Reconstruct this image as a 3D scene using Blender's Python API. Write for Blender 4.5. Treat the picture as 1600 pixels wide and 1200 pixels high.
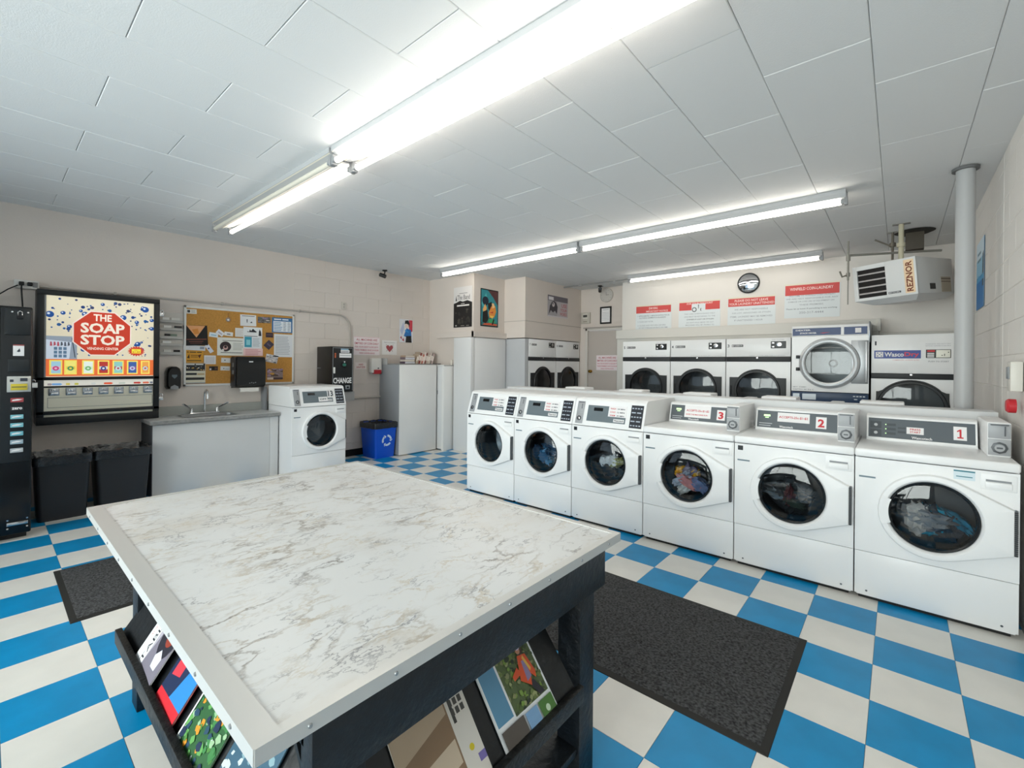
import bpy, bmesh, math, random
from mathutils import Matrix, Vector
for o in list(bpy.data.objects): bpy.data.objects.remove(o)
random.seed(4)
PI = math.pi
COL = bpy.context.scene.collection
S = bpy.context.scene

# ------------------------------------------------------------------ camera, light, exposure
CAMZ = 1.4295
cam = bpy.data.cameras.new('camera'); camo = bpy.data.objects.new('camera', cam); COL.objects.link(camo)
cam.sensor_width = 36; cam.sensor_fit = 'HORIZONTAL'; cam.lens = 705.8/1600*36
cam.shift_y = -(600-568.6)/1600; cam.clip_start = 0.02
camo.matrix_world = Matrix.Translation((0, 0, CAMZ)) @ Matrix.Rotation(0.708, 4, 'Z') @ Matrix.Rotation(PI/2, 4, 'X') @ Matrix.Rotation(0.0096, 4, 'Z')
S.camera = camo
S.view_settings.view_transform = 'Standard'; S.view_settings.look = 'None'
S.view_settings.gamma = 1; S.view_settings.use_curve_mapping = False
S.view_settings.exposure = 1.14
W = bpy.data.worlds.new('sky'); S.world = W; W.use_nodes = True
W.node_tree.nodes['Background'].inputs[0].default_value = (.75, .85, 1, 1)
W.node_tree.nodes['Background'].inputs[1].default_value = 1.0
TUBE = 8.6
def area(name, loc, rot, sx, sy, power, col):
    l = bpy.data.lights.new(name, 'AREA'); l.shape = 'RECTANGLE'; l.size = sx; l.size_y = sy; l.energy = power; l.color = col
    o = bpy.data.objects.new(name, l); COL.objects.link(o); o.location = loc; o.rotation_euler = rot
    return o
# added fill light behind the camera, shining in through an unseen window opening
area('daylight', (-1.9, -2.95, 1.5), (PI/2, 0, 0), 4.6, 2.4, 250, (1, .95, .90))

# ------------------------------------------------------------------ materials
def lin(h):
    h = h.lstrip('#'); r = []
    for i in (0, 2, 4):
        c = int(h[i:i+2], 16)/255
        r.append(c/12.92 if c <= .04045 else ((c+.055)/1.055)**2.4)
    return (*r, 1)
MC = {}
def mat(h, rough=.5, metal=0, spec=.4, bump=0, bscale=60, vary=0, vscale=3, coat=0):
    key = (h, rough, metal, spec, bump, bscale, vary, vscale, coat)
    if key in MC: return MC[key]
    m = bpy.data.materials.new('paint_'+h.strip('#')); m.use_nodes = True
    n = m.node_tree.nodes; L = m.node_tree.links; b = n['Principled BSDF']
    b.inputs['Base Color'].default_value = lin(h); b.inputs['Roughness'].default_value = rough
    b.inputs['Metallic'].default_value = metal; b.inputs['Specular IOR Level'].default_value = spec
    b.inputs['Coat Weight'].default_value = coat; b.inputs['Coat Roughness'].default_value = .08
    tc = n.new('ShaderNodeTexCoord')
    if vary:
        nz = n.new('ShaderNodeTexNoise'); nz.inputs['Scale'].default_value = vscale; nz.inputs['Detail'].default_value = 5
        L.new(tc.outputs['Object'], nz.inputs['Vector'])
        hs = n.new('ShaderNodeHueSaturation'); hs.inputs['Color'].default_value = lin(h)
        mr = n.new('ShaderNodeMapRange'); mr.inputs[3].default_value = 1-vary; mr.inputs[4].default_value = 1+vary
        mr.inputs[1].default_value = .3; mr.inputs[2].default_value = .7
        L.new(nz.outputs['Fac'], mr.inputs[0]); L.new(mr.outputs[0], hs.inputs['Value']); L.new(hs.outputs[0], b.inputs['Base Color'])
    if bump:
        nb = n.new('ShaderNodeTexNoise'); nb.inputs['Scale'].default_value = bscale; nb.inputs['Detail'].default_value = 4
        L.new(tc.outputs['Object'], nb.inputs['Vector'])
        bp = n.new('ShaderNodeBump'); bp.inputs['Strength'].default_value = bump; bp.inputs['Distance'].default_value = .004
        L.new(nb.outputs['Fac'], bp.inputs['Height']); L.new(bp.outputs[0], b.inputs['Normal'])
    MC[key] = m
    return m
def emit(h, s):
    m = bpy.data.materials.new('glow'); m.use_nodes = True; b = m.node_tree.nodes['Principled BSDF']
    b.inputs['Base Color'].default_value = (.8, .8, .8, 1); b.inputs['Emission Color'].default_value = lin(h); b.inputs['Emission Strength'].default_value = s
    return m
def glassmat(tint, refl=.06, rough=.02):
    m = bpy.data.materials.new('glass'); m.use_nodes = True; n = m.node_tree.nodes; L = m.node_tree.links
    n.clear(); out = n.new('ShaderNodeOutputMaterial'); tr = n.new('ShaderNodeBsdfTransparent'); gl = n.new('ShaderNodeBsdfGlossy')
    mx = n.new('ShaderNodeMixShader'); fr = n.new('ShaderNodeFresnel'); fr.inputs['IOR'].default_value = 1.5
    tr.inputs[0].default_value = lin(tint); gl.inputs['Roughness'].default_value = rough
    ad = n.new('ShaderNodeMath'); ad.operation = 'ADD'; ad.inputs[1].default_value = refl; ad.use_clamp = True
    L.new(fr.outputs[0], ad.inputs[0]); L.new(ad.outputs[0], mx.inputs[0]); L.new(tr.outputs[0], mx.inputs[1]); L.new(gl.outputs[0], mx.inputs[2]); L.new(mx.outputs[0], out.inputs[0])
    return m
WHITE = mat('#f0f0f0', .28, vary=.012, vscale=2)
WHITE2 = mat('#e9e9ea', .4)
PLAST = mat('#f1f1f1', .35)
BLACK = mat('#0e0f11', .35); BLACKM = mat('#141516', .6); DK = mat('#26282b', .5)
GREYP = mat('#646b70', .45); CHROME = mat('#d8d9da', .12, 1); STEEL = mat('#a2a5a8', .38, .75); DSTEEL = mat('#6e7277', .28, 1)
WALL = mat('#d6ccc4', .75, bump=.25, bscale=90, vary=.025, vscale=1.2)
WALLR = mat('#e0dcd7', .75, bump=.25, bscale=90, vary=.03, vscale=1.5)
CEIL = mat('#dddede', .85, bump=.2, bscale=150)
GREYW = mat('#b9bbbe', .5, vary=.03, vscale=3); GREYD = mat('#95989c', .5, vary=.03)
GLASS = glassmat('#6f777c', .04); CLEAR = glassmat('#e8eeee', .05)
PAPER = mat('#eceaea', .6); RED = mat('#c8303a', .5); INK = mat('#3a3f48', .6)

# ------------------------------------------------------------------ mesh builder
class M:
    def __init__(s, tf=None): s.v = []; s.f = []; s.mi = 0; s.fm = []; s.tf = tf
    def add(s, vs, fs):
        k = len(s.v)
        for v in vs:
            v = Vector(v); s.v.append(tuple(s.tf @ v) if s.tf else tuple(v))
        for f in fs: s.f.append([k+i for i in f]); s.fm.append(s.mi)
        return s
    def box(s, x0, x1, y0, y1, z0, z1, b=0, seg=2):
        bm = bmesh.new(); bmesh.ops.create_cube(bm, size=1)
        for v in bm.verts: v.co = ((x0+x1)/2+v.co.x*(x1-x0), (y0+y1)/2+v.co.y*(y1-y0), (z0+z1)/2+v.co.z*(z1-z0))
        if b: bmesh.ops.bevel(bm, geom=bm.edges[:], offset=min(b, .45*min(abs(x1-x0), abs(y1-y0), abs(z1-z0))), segments=seg, affect='EDGES', profile=.5)
        return s.bmadd(bm)
    def bmadd(s, bm):
        bm.verts.index_update(); s.add([v.co for v in bm.verts], [[v.index for v in f.verts] for f in bm.faces]); bm.free(); return s
    def loft(s, rings, cap0=False, cap1=False, closed=True):
        n = len(rings[0]); vs = [p for r in rings for p in r]; fs = []
        for i in range(len(rings)-1):
            for j in range(n if closed else n-1):
                a = i*n+j; b = i*n+(j+1) % n; fs.append((a, b, b+n, a+n))
        if cap0: fs.append(tuple(range(n-1, -1, -1)))
        if cap1: fs.append(tuple(range((len(rings)-1)*n, len(rings)*n)))
        return s.add(vs, fs)
    def tube(s, pts, r, n=10, cap=True):
        pts = [Vector(p) for p in pts]; rings = []; up = None
        for i, p in enumerate(pts):
            d = (pts[min(i+1, len(pts)-1)]-pts[max(i-1, 0)]).normalized()
            if up is None: up = Vector((0, 0, 1)) if abs(d.z) < .9 else Vector((1, 0, 0))
            a = d.cross(up).normalized(); up = a.cross(d).normalized()
            rr = r[i] if isinstance(r, (list, tuple)) else r
            rings.append([p+a*rr*math.cos(t*2*PI/n)+up*rr*math.sin(t*2*PI/n) for t in range(n)])
        return s.loft(rings, cap, cap)
    def lathe(s, prof, c, axis='y', n=32, cap0=True, cap1=True):   # prof: (r, h) along axis
        rings = []
        for r, h in prof:
            ring = []
            for t in range(n):
                a = t*2*PI/n; u, w = r*math.cos(a), r*math.sin(a)
                ring.append({'y': (c[0]+u, c[1]+h, c[2]+w), 'z': (c[0]+u, c[1]+w, c[2]+h), 'x': (c[0]+h, c[1]+u, c[2]+w)}[axis])
            rings.append(ring)
        return s.loft(rings, cap0, cap1)
    def prism(s, poly, a0, a1, ax='x'):     # poly of 2-D points extruded along ax
        def p(q, a): return {'x': (a, q[0], q[1]), 'y': (q[0], a, q[1]), 'z': (q[0], q[1], a)}[ax]
        return s.loft([[p(q, a0) for q in poly], [p(q, a1) for q in poly]], True, True)
    def patch(s, poly, y):                  # flat polygon in the xz plane
        return s.add([(x, y, z) for x, z in poly], [tuple(range(len(poly)))])
    def rect(s, x0, x1, z0, z1, y): return s.patch([(x0, z0), (x1, z0), (x1, z1), (x0, z1)], y)
    def mesh(s, name, mats, smooth=True):
        me = bpy.data.meshes.new(name); me.from_pydata(s.v, [], s.f)
        for m in (mats if isinstance(mats, (list, tuple)) else [mats]): me.materials.append(m)
        me.polygons.foreach_set('material_index', s.fm)
        bm = bmesh.new(); bm.from_mesh(me); bmesh.ops.recalc_face_normals(bm, faces=bm.faces[:]); bm.to_mesh(me); bm.free()
        if smooth and len(s.f) > 6:
            me.polygons.foreach_set('use_smooth', [True]*len(me.polygons)); me.set_sharp_from_angle(angle=math.radians(35))
        me.update(); return me
    def build(s, name, mats, parent=None, smooth=True):
        o = bpy.data.objects.new(name, s.mesh(name, mats, smooth)); COL.objects.link(o)
        if parent: o.parent = parent
        return o
def inst(name, me, parent=None, loc=(0, 0, 0), rz=0):
    o = bpy.data.objects.new(name, me); COL.objects.link(o); o.location = loc; o.rotation_euler[2] = rz
    if parent: o.parent = parent
    return o
def tag(o, label, cat, group=None):
    o['label'] = label; o['category'] = cat
    if group: o['group'] = group
    return o
def struct(o): o['kind'] = 'structure'; return o
def thing(name, label, cat, loc=(0, 0, 0), rz=0, group=None):
    o = bpy.data.objects.new(name, None); COL.objects.link(o); o.location = loc; o.rotation_euler[2] = rz; o.empty_display_size = .05
    return tag(o, label, cat, group)
TC = {}
def glyphs(body, bold=0):
    k = (body, bold)
    if k in TC: return TC[k]
    cu = bpy.data.curves.new('t', 'FONT'); cu.body = body; cu.size = 1; cu.offset = bold; cu.resolution_u = 2
    o = bpy.data.objects.new('t', cu); COL.objects.link(o)
    dg = bpy.context.evaluated_depsgraph_get(); me = o.evaluated_get(dg).to_mesh()
    vs = [(v.co.x, v.co.y) for v in me.vertices]; fs = [list(p.vertices) for p in me.polygons]
    o.evaluated_get(dg).to_mesh_clear(); bpy.data.objects.remove(o); bpy.data.curves.remove(cu)
    x0 = min(v[0] for v in vs); x1 = max(v[0] for v in vs); z0 = min(v[1] for v in vs); z1 = max(v[1] for v in vs)
    TC[k] = ([((x-x0)/(x1-x0), (z-z0)/(z1-z0)) for x, z in vs], fs); return TC[k]
def text(m, body, x0, x1, z0, z1, y, bold=0.01, vert=False):   # fit lettering into a rectangle
    vs, fs = glyphs(body, bold)
    if vert: m.add([(x1-b*(x1-x0), y, z0+a*(z1-z0)) for a, b in vs], fs)
    else: m.add([(x0+a*(x1-x0), y, z0+b*(z1-z0)) for a, b in vs], fs)
    return m
def circ(cx, cz, r, n=24, sx=1): return [(cx+r*sx*math.cos(i*2*PI/n), cz+r*math.sin(i*2*PI/n)) for i in range(n)]
def flat(name, label, cat, loc, rz, w, h, base, shapes=(), t=.002, group=None, tilt=0, edge=None):
    """a flat printed thing: local origin bottom left, facing -y; shapes = (colour, polygon | ('t', text, x0,x1,z0,z1) ) in 0..1 units"""
    mats = [base if not isinstance(base, str) else mat(base, .55)]; m = M()
    R = Matrix.Translation((w/2, 0, h/2)) @ Matrix.Rotation(tilt, 4, 'Y') @ Matrix.Translation((-w/2, 0, -h/2))
    m.tf = R; m.box(0, w, -t, 0, 0, h); k = 0
    for c, sh in shapes:
        mm = mat(c, .55)
        if mm not in mats: mats.append(mm)
        m.mi = mats.index(mm); k += 1; y = -t-.0003-.00008*k
        if sh[0] == 't': text(m, sh[1], sh[2]*w, sh[3]*w, sh[4]*h, sh[5]*h, y)
        elif sh[0] == 'r': m.rect(sh[1]*w, sh[2]*w, sh[3]*h, sh[4]*h, y)
        elif sh[0] == 'c': m.patch([(a*w, b*h) for a, b in circ(sh[1], sh[2], sh[3], 20, sh[4] if len(sh) > 4 else h/w)], y)
        else: m.patch([(a*w, b*h) for a, b in sh], y)
    o = m.build(name, mats, smooth=False); o.location = loc; o.rotation_euler[2] = rz
    return tag(o, label, cat, group)
def arc(c, r, a0, a1, n, plane='xz', y=0):
    out = []
    for i in range(n+1):
        a = a0+(a1-a0)*i/n; p, q = c[0]+r*math.cos(a), c[1]+r*math.sin(a)
        out.append({'xz': (p, y, q), 'yz': (y, p, q), 'xy': (p, q, y)}[plane])
    return out
# star-shaped outlines
def ray_poly(c, a, poly):
    best = 0; dx, dz = math.cos(a), math.sin(a)
    for i in range(len(poly)):
        (x1, z1), (x2, z2) = poly[i], poly[(i+1) % len(poly)]
        ex, ez = x2-x1, z2-z1; det = dx*(-ez)+ex*dz
        if abs(det) < 1e-12: continue
        bx, bz = x1-c[0], z1-c[1]; t = (bx*(-ez)+ex*bz)/det; u = (dx*bz-dz*bx)/det
        if t > 0 and -1e-6 <= u <= 1+1e-6: best = max(best, t)
    return best
def star(c, angs, poly, inset=0, y=0):
    out = []
    for a in angs:
        t = ray_poly(c, a, poly)-inset; out.append((c[0]+t*math.cos(a), y, c[1]+t*math.sin(a)))
    return out
def ring(c, angs, r, y): return [(c[0]+r*math.cos(a), y, c[1]+r*math.sin(a)) for a in angs]
def angles(c, pts, n=56):
    A = [i*2*PI/n for i in range(n)]+[math.atan2(z-c[1], x-c[0]) % (2*PI) for x, z in pts]
    A = sorted(set(round(a, 5) for a in A)); return [a for i, a in enumerate(A) if i == 0 or a-A[i-1] > .004]
def hull(pts):
    pts = sorted(pts)
    def half(ps):
        h = []
        for p in ps:
            while len(h) > 1 and (h[-1][0]-h[-2][0])*(p[1]-h[-2][1])-(h[-1][1]-h[-2][1])*(p[0]-h[-2][0]) <= 0: h.pop()
            h.append(p)
        return h[:-1]
    return half(pts)+half(pts[::-1])

# ------------------------------------------------------------------ room shell
ZC = 2.897; XL = -6.35; XR = .54; YF = -2.6; YB = 7.4; YN = 7.65
fl = struct(M().box(-7, .7, -2.8, 8, -.12, -.004).build('floor', mat('#8d8f8f', .7), smooth=False))
# floor tiles 0.3048 m, measured grid: a corner at (-0.085, 3.40)
T = .3048; gx, gy = -.0852, 3.4001
BLUE = mat('#008ac2', .38, vary=.10, vscale=5, bump=.03, bscale=30); CREAM = mat('#e3e0da', .32, vary=.035, vscale=6, bump=.03, bscale=30)
def frustum(w, d, h, ch, mm, name):
    m = M(); a, b = w/2, d/2
    m.add([(-a, -b, 0), (a, -b, 0), (a, b, 0), (-a, b, 0), (-a, -b, h-ch), (a, -b, h-ch), (a, b, h-ch), (-a, b, h-ch), (-a+ch, -b+ch, h), (a-ch, -b+ch, h), (a-ch, b-ch, h), (-a+ch, b-ch, h)],
          [(0, 1, 5, 4), (1, 2, 6, 5), (2, 3, 7, 6), (3, 0, 4, 7), (4, 5, 9, 8), (5, 6, 10, 9), (6, 7, 11, 10), (7, 4, 8, 11), (8, 9, 10, 11)])
    return m.mesh(name, mm, smooth=False)
tm = [frustum(T-.0015, T-.0015, .004, .0007, BLUE, 'floor_tile'), frustum(T-.0015, T-.0015, .004, .0007, CREAM, 'floor_tile')]
def cam_uv(x, y, z):
    c, s = math.cos(.708), math.sin(.708); d = -s*x+c*y; r = c*x+s*y
    return (800+705.8*r/d, 568.6-705.8*(z-CAMZ)/d, d) if d > .1 else (-9e9, -9e9, d)
tiles = []
for i in range(-21, 3):
    for j in range(-20, 15):
        x = gx+(i+.5)*T; y = gy+(j+.5)*T
        if x < XL-.1 or x > XR+.1 or y < YF-.1 or y > YN: continue
        u, v, d = cam_uv(x, y, 0); vis = -140 < u < 1740 and v < 1290
        hid = (x > -3.7 and 3.6 < y < 7.3) or (-2.2 < x < -.9 and .5 < y < 1.2)
        tiles.append(((0 if vis and not hid else 1), d if d > 0 else 99, x, y, (i+j) % 2))
tiles.sort()
rest = M()
for k, (q, d, x, y, c) in enumerate(tiles):
    if k < 298 and q == 0: inst('floor_tile', tm[c], fl, (x, y, -.004))
    else:
        rest.mi = c; a = T/2-.001; rest.box(x-a, x+a, y-a, y+a, -.004, -.0003)
ro = rest.build('floor_tile_remainder', [BLUE, CREAM], fl, smooth=False); ro['kind'] = 'stuff'; ro.name = 'floor_tiles'

ce = struct(M().box(-7, .7, -2.8, 8, ZC+.012, ZC+.1).build('ceiling', mat('#9b9c9d', .9), smooth=False))
cw, cl = .43, .86
ctm = frustum(cw-.002, cl-.002, .012, .0035, CEIL, 'ceiling_tile')
for i in range(-16, 3):
    x = -.104+(i-.5)*cw; off = 2.56 if i % 2 == 0 else 2.99
    for j in range(-7, 7):
        y = off+(j+.5)*cl
        if x < XL-.2 or x > XR+.2 or y < YF-.4 or y > YN+.3: continue
        o = inst('ceiling_tile', ctm, ce, (x, y, ZC+.012)); o.rotation_euler = (PI, 0, 0)
        o.location.z += random.uniform(-.0012, .0008)

wl = struct(M().box(XL-.12, XL, -2.7, 5.2, 0, ZC).build('wall_left', WALL, smooth=False))
# painted masonry: upper right stretch of the left wall shows its blocks
def block_mesh(w, h, mm, name='wall_block'):
    m = M(); a, b, d, c = w/2, h/2, .004, .0025
    m.add([(-a, 0, -b), (a, 0, -b), (a, 0, b), (-a, 0, b), (-a, -d+c, -b), (a, -d+c, -b), (a, -d+c, b), (-a, -d+c, b), (-a+c, -d, -b+c), (a-c, -d, -b+c), (a-c, -d, b-c), (-a+c, -d, b-c)],
          [(0, 1, 5, 4), (1, 2, 6, 5), (2, 3, 7, 6), (3, 0, 4, 7), (4, 5, 9, 8), (5, 6, 10, 9), (6, 7, 11, 10), (7, 4, 8, 11), (8, 9, 10, 11)])
    return m.mesh(name, mm, smooth=False)
def blocks(parent, a0, a1, z0, z1, bw, bh, phase, zph, mm, place):
    cache = {}; k = 0; z = zph
    while z < z1:
        lo, hi = max(z, z0), min(z+bh, z1); s0 = phase+(bw/2 if k % 2 else 0)
        while s0 > a0: s0 -= bw
        while s0 < a1:
            l, r = max(s0, a0), min(s0+bw, a1)
            if r-l > .03 and hi-lo > .03:
                key = (round(r-l, 3), round(hi-lo, 3))
                if key not in cache: cache[key] = block_mesh(key[0]-.002, key[1]-.002, mm)
                place(inst('wall_block', cache[key], parent), (l+r)/2, (lo+hi)/2)
            s0 += bw
        z += bh; k += 1
def pl_left(o, a, z): o.location = (XL, a, z); o.rotation_euler[2] = PI/2
blocks(wl, 2.77, 5.12, .1, ZC, .446, .223, 2.77, -.017, WALL, pl_left)
wr = struct(M().box(XR, XR+.12, -2.7, 7.8, 0, ZC).build('wall_right', WALLR, smooth=False))
def pl_right(o, a, z): o.location = (XR, a, z); o.rotation_euler[2] = -PI/2
blocks(wr, 2.9, 4.5, .25, ZC, .42, .211, 2.82, .04, WALLR, pl_right)
blocks(wr, 4.51, 7.38, .25, ZC, .63, .211, 4.51, .04, WALLR, pl_right)
struct(M().box(XL-.12, -5.235, 5.15, 5.9, 0, ZC).build('wall_back_left', WALL, smooth=False))
wal = struct(M().box(-5.8, -4.77, 5.9, YN, 1.875, ZC).build('wall_alcove', WALL, smooth=False))
M().box(-5.24, -4.767, 5.894, 5.9, 2.155, 2.165).build('wall_joint', mat('#b3aaa2', .8), wal, smooth=False)
M().box(-4.77, -4.764, 5.9, YN, 2.155, 2.165).build('wall_joint', mat('#b3aaa2', .8), wal, smooth=False)
struct(M().box(-5.92, -5.8, 5.9, YN, 0, ZC).build('wall_alcove_side', WALL, smooth=False))
struct(M().box(-5.8, -4.66, YN, YN+.12, 0, ZC).box(-4.66, -3.76, YN, YN+.12, 2.09, ZC).build('wall_niche', WALL, smooth=False))
struct(M().box(-3.755, XR+.12, YB, YB+.37, 0, ZC).build('wall_back', WALLR, smooth=False))
struct(M().box(XL-.12, XR+.12, YF-.12, YF, 0, .35).box(XL-.12, XR+.12, YF-.12, YF, 2.65, ZC).box(XL-.12, -6.1, YF-.12, YF, .35, 2.65).box(.3, XR+.12, YF-.12, YF, .35, 2.65).build('wall_front', WALL, smooth=False))
m = M().box(-6.1, .3, YF-.1, YF-.02, .35, .41).box(-6.1, .3, YF-.1, YF-.02, 2.59, 2.65)
xs_ = [-6.07, -4.5, -2.9, -1.3, .27]
for x in xs_: m.box(x-.03, x+.03, YF-.1, YF-.02, .41, 2.59)
w1 = struct(m.build('window_1', mat('#9a9c9e', .4, .8), smooth=False))  # unseen storefront window, added so the fill light can enter
for a, b in zip(xs_, xs_[1:]): M().box(a+.03, b-.03, YF-.065, YF-.06, .41, 2.59).build('window_pane', CLEAR, w1, smooth=False)
# trims
struct(M().box(XL, XL+.015, 3.12, 4.12, 0, .1).build('baseboard_left', BLACKM, smooth=False))
struct(M().box(XL+.25, -5.17, 5.10, 5.15, 1.86, 1.955, .004).box(-5.235, -5.18, 5.10, 5.9, 1.86, 1.955, .004).build('trim_1', WALL, smooth=False))
bk = mat('#d3d1cb', .6)
struct(M().box(-3.75, -.19, 7.2, YB, 0, 2.0, .01).box(-.19, XR, 7.2, YB, 0, 1.86, .01).build('trim_2', bk, smooth=False))
struct(M().box(-3.75, -.17, 7.16, 7.2, 1.88, 2.03, .006).box(-.205, -.17, 7.14, 7.2, 1.88, 2.035, .004).build('trim_3', bk, smooth=False))
# door in the niche
d1 = struct(M().box(-4.655, -4.61, YN-.02, YN+.1, 0, 2.13, .004).box(-3.81, -3.765, YN-.02, YN+.1, 0, 2.13, .004).box(-4.655, -3.765, YN-.02, YN+.1, 2.085, 2.13, .004).build('door_1', mat('#d5cfc8', .5)))
M().box(-4.605, -3.815, YN+.02, YN+.06, .01, 2.08, .004).build('door_leaf', mat('#bdb4ad', .55), d1)
m = M().lathe([(.03, 0), (.03, -.006), (.012, -.01), (.012, -.035), (.026, -.045), (.03, -.06), (.02, -.075)], (-4.545, YN+.02, 1.30)).build('door_knob', mat('#b08a3c', .25, 1), d1)
M().box(-4.68, -3.74, YN-.06, YN, 2.13, 2.15).build('door_head', mat('#a79f98', .6), d1)

# ------------------------------------------------------------------ ceiling light strips
TUBEM = emit('#fff7ea', TUBE); TUBEW = emit('#fff7ea', TUBE*.55); TUBEL = emit('#fff7ea', TUBE*.72); TUBEOFF = mat('#d9d4c6', .3); FIX = mat('#aeb0b2', .5); REFL = mat('#dcd6c8', .5)
def strip(x0, x1, y, lit, label):
    single = len(lit) == 1
    t = thing('fluorescent_light', label, 'light', ((x0+x1)/2, y, ZC), 0, 'fluorescent strip lights on the ceiling')
    L = (x1-x0)/2-.01
    hw = .045 if single else .10
    M().prism([(-hw, -.001), (hw, -.001), (hw, -.035), (.03, -.066), (-.03, -.066), (-hw, -.035)], -L, L).build('housing', FIX, t, smooth=False)
    for k, yy in enumerate((0,) if single else (-.075, .075)):
        M().tube([(-L+.035, yy, -.098), (L-.035, yy, -.098)], .019, 14).build('lamp_tube', [TUBEOFF, TUBEM, TUBEW, TUBEL][lit[k]], t)
        for sx in (-1, 1):
            M().box(sx*L-.012, sx*L+.012, yy-.02, yy+.02, -.125, -.055, .004).box(sx*(L-.02)-.018, sx*(L-.02)+.018, yy-.022, yy+.022, -.112, -.076, .006).box(sx*L-.01, sx*L+.01, min(-.01, yy), max(.01, yy), -.06, -.02).build('lamp_holder', mat('#8e9092', .4), t)
    if not single: M().add([(-L, -.098, -.037), (L, -.098, -.037), (L, 0, -.069), (-L, 0, -.069), (-L, .098, -.037), (L, .098, -.037)], [(0, 1, 2, 3), (3, 2, 5, 4)]).build('reflector', REFL, t, smooth=False)
strip(-5.42, -2.955, 1.62, (0, 3), 'ceiling strip light over the soap vending side with one dark tube and one lit tube')
strip(-2.945, -.48, 1.62, (3, 3), 'brightest ceiling strip light, two lit tubes, directly above the marble table')
strip(-5.43, -2.915, 4.63, (1,), 'ceiling strip light ending near the wall corner with the posters')
strip(-2.905, -.33, 4.63, (1,), 'ceiling strip light above the front washer row, right of its twin')
strip(-3.38, -.73, 6.86, (2,), 'rear ceiling strip light in front of the wall signs above the dryers')
strip(-5.0, -2.55, -1.3, (0, 0), 'ceiling strip light by the front window, left one')  # out-of-view fixture added with the fill lighting, tubes left dark
strip(-2.5, -.05, -1.3, (2, 0), 'ceiling strip light by the front window, right one')  # out-of-view fixture added to brighten the room

# ------------------------------------------------------------------ folding table with marble laminate
def marble(name, base, vein, scale, stretch, soft=.5):
    m = bpy.data.materials.new(name); m.use_nodes = True; n = m.node_tree.nodes; L = m.node_tree.links; b = n['Principled BSDF']
    b.inputs['Roughness'].default_value = .28
    tc = n.new('ShaderNodeTexCoord'); mp = n.new('ShaderNodeMapping'); mp.inputs['Scale'].default_value = stretch; mp.inputs['Rotation'].default_value = (0, 0, .22)
    L.new(tc.outputs['Object'], mp.inputs[0])
    w = n.new('ShaderNodeTexNoise'); w.inputs['Scale'].default_value = 3.2; w.inputs['Detail'].default_value = 7; w.inputs['Roughness'].default_value = .62
    L.new(mp.outputs[0], w.inputs['Vector'])
    ad = n.new('ShaderNodeMixRGB'); ad.blend_type = 'ADD'; ad.inputs[0].default_value = .55
    L.new(mp.outputs[0], ad.inputs[1]); L.new(w.outputs['Color'], ad.inputs[2])
    prev = None; col = lin(base)
    for k, (sc, wd, vc, amt) in enumerate(vein):
        v = n.new('ShaderNodeTexVoronoi'); v.feature = 'DISTANCE_TO_EDGE'; v.inputs['Scale'].default_value = sc*scale
        L.new(ad.outputs[0], v.inputs['Vector'])
        r = n.new('ShaderNodeMapRange'); r.inputs[1].default_value = 0; r.inputs[2].default_value = wd; r.inputs[3].default_value = 1; r.inputs[4].default_value = 0
        L.new(v.outputs['Distance'], r.inputs[0])
        nz = n.new('ShaderNodeTexNoise'); nz.inputs['Scale'].default_value = 2.1+k*1.7; nz.inputs['Detail'].default_value = 4; L.new(tc.outputs['Object'], nz.inputs['Vector'])
        r2 = n.new('ShaderNodeMapRange'); r2.inputs[1].default_value = .46; r2.inputs[2].default_value = .64; L.new(nz.outputs['Fac'], r2.inputs[0])
        mu = n.new('ShaderNodeMath'); mu.operation = 'MULTIPLY'; L.new(r.outputs[0], mu.inputs[0]); L.new(r2.outputs[0], mu.inputs[1])
        m2 = n.new('ShaderNodeMath'); m2.operation = 'MULTIPLY'; m2.inputs[1].default_value = amt; L.new(mu.outputs[0], m2.inputs[0])
        mx = n.new('ShaderNodeMixRGB'); mx.inputs[1].default_value = col; mx.inputs[2].default_value = lin(vc)
        if prev: L.new(prev.outputs[0], mx.inputs[1])
        L.new(m2.outputs[0], mx.inputs[0]); prev = mx
    L.new(prev.outputs[0], b.inputs['Base Color'])
    return m
MARB = marble('marble_laminate', '#d3d4d4', [(.9, .20, '#c0b8ac', .45), (2.4, .06, '#978c7d', .75), (1.3, .035, '#6a6158', .95), (4.2, .07, '#b3a284', .6), (3.1, .035, '#6c6c72', .8)], 2.1, (1.9, .95, 1))
MARB2 = marble('stained_laminate', '#d0d0d0', [(2.2, .10, '#8d8b88', .8), (5, .06, '#6f6d6b', .7)], 3, (1, 1.6, 1))
ALU = mat('#d0cfcc', .36, .45); BWOOD = mat('#10161c', .42, bump=.9, bscale=45, vary=.3, vscale=20)
TZ = .84; tx0, tx1, ty0, ty1 = -2.45, -.738, .27, 1.453
tb = thing('folding_table', 'large folding table with white marble laminate top, metal edging and black wooden frame', 'table', ((tx0+tx1)/2, (ty0+ty1)/2, 0))
w2, d2 = (tx1-tx0)/2, (ty1-ty0)/2
M().box(-w2+.002, w2-.002, -d2+.002, d2-.002, TZ-.026, TZ-.001).build('table_top', MARB, tb, smooth=False)
def edging(name, a, b, horiz):
    m = M()
    if horiz: m.box(a[0], b[0], a[1], b[1], TZ-.001, TZ+.0015, .0006, 1)
    return m
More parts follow.
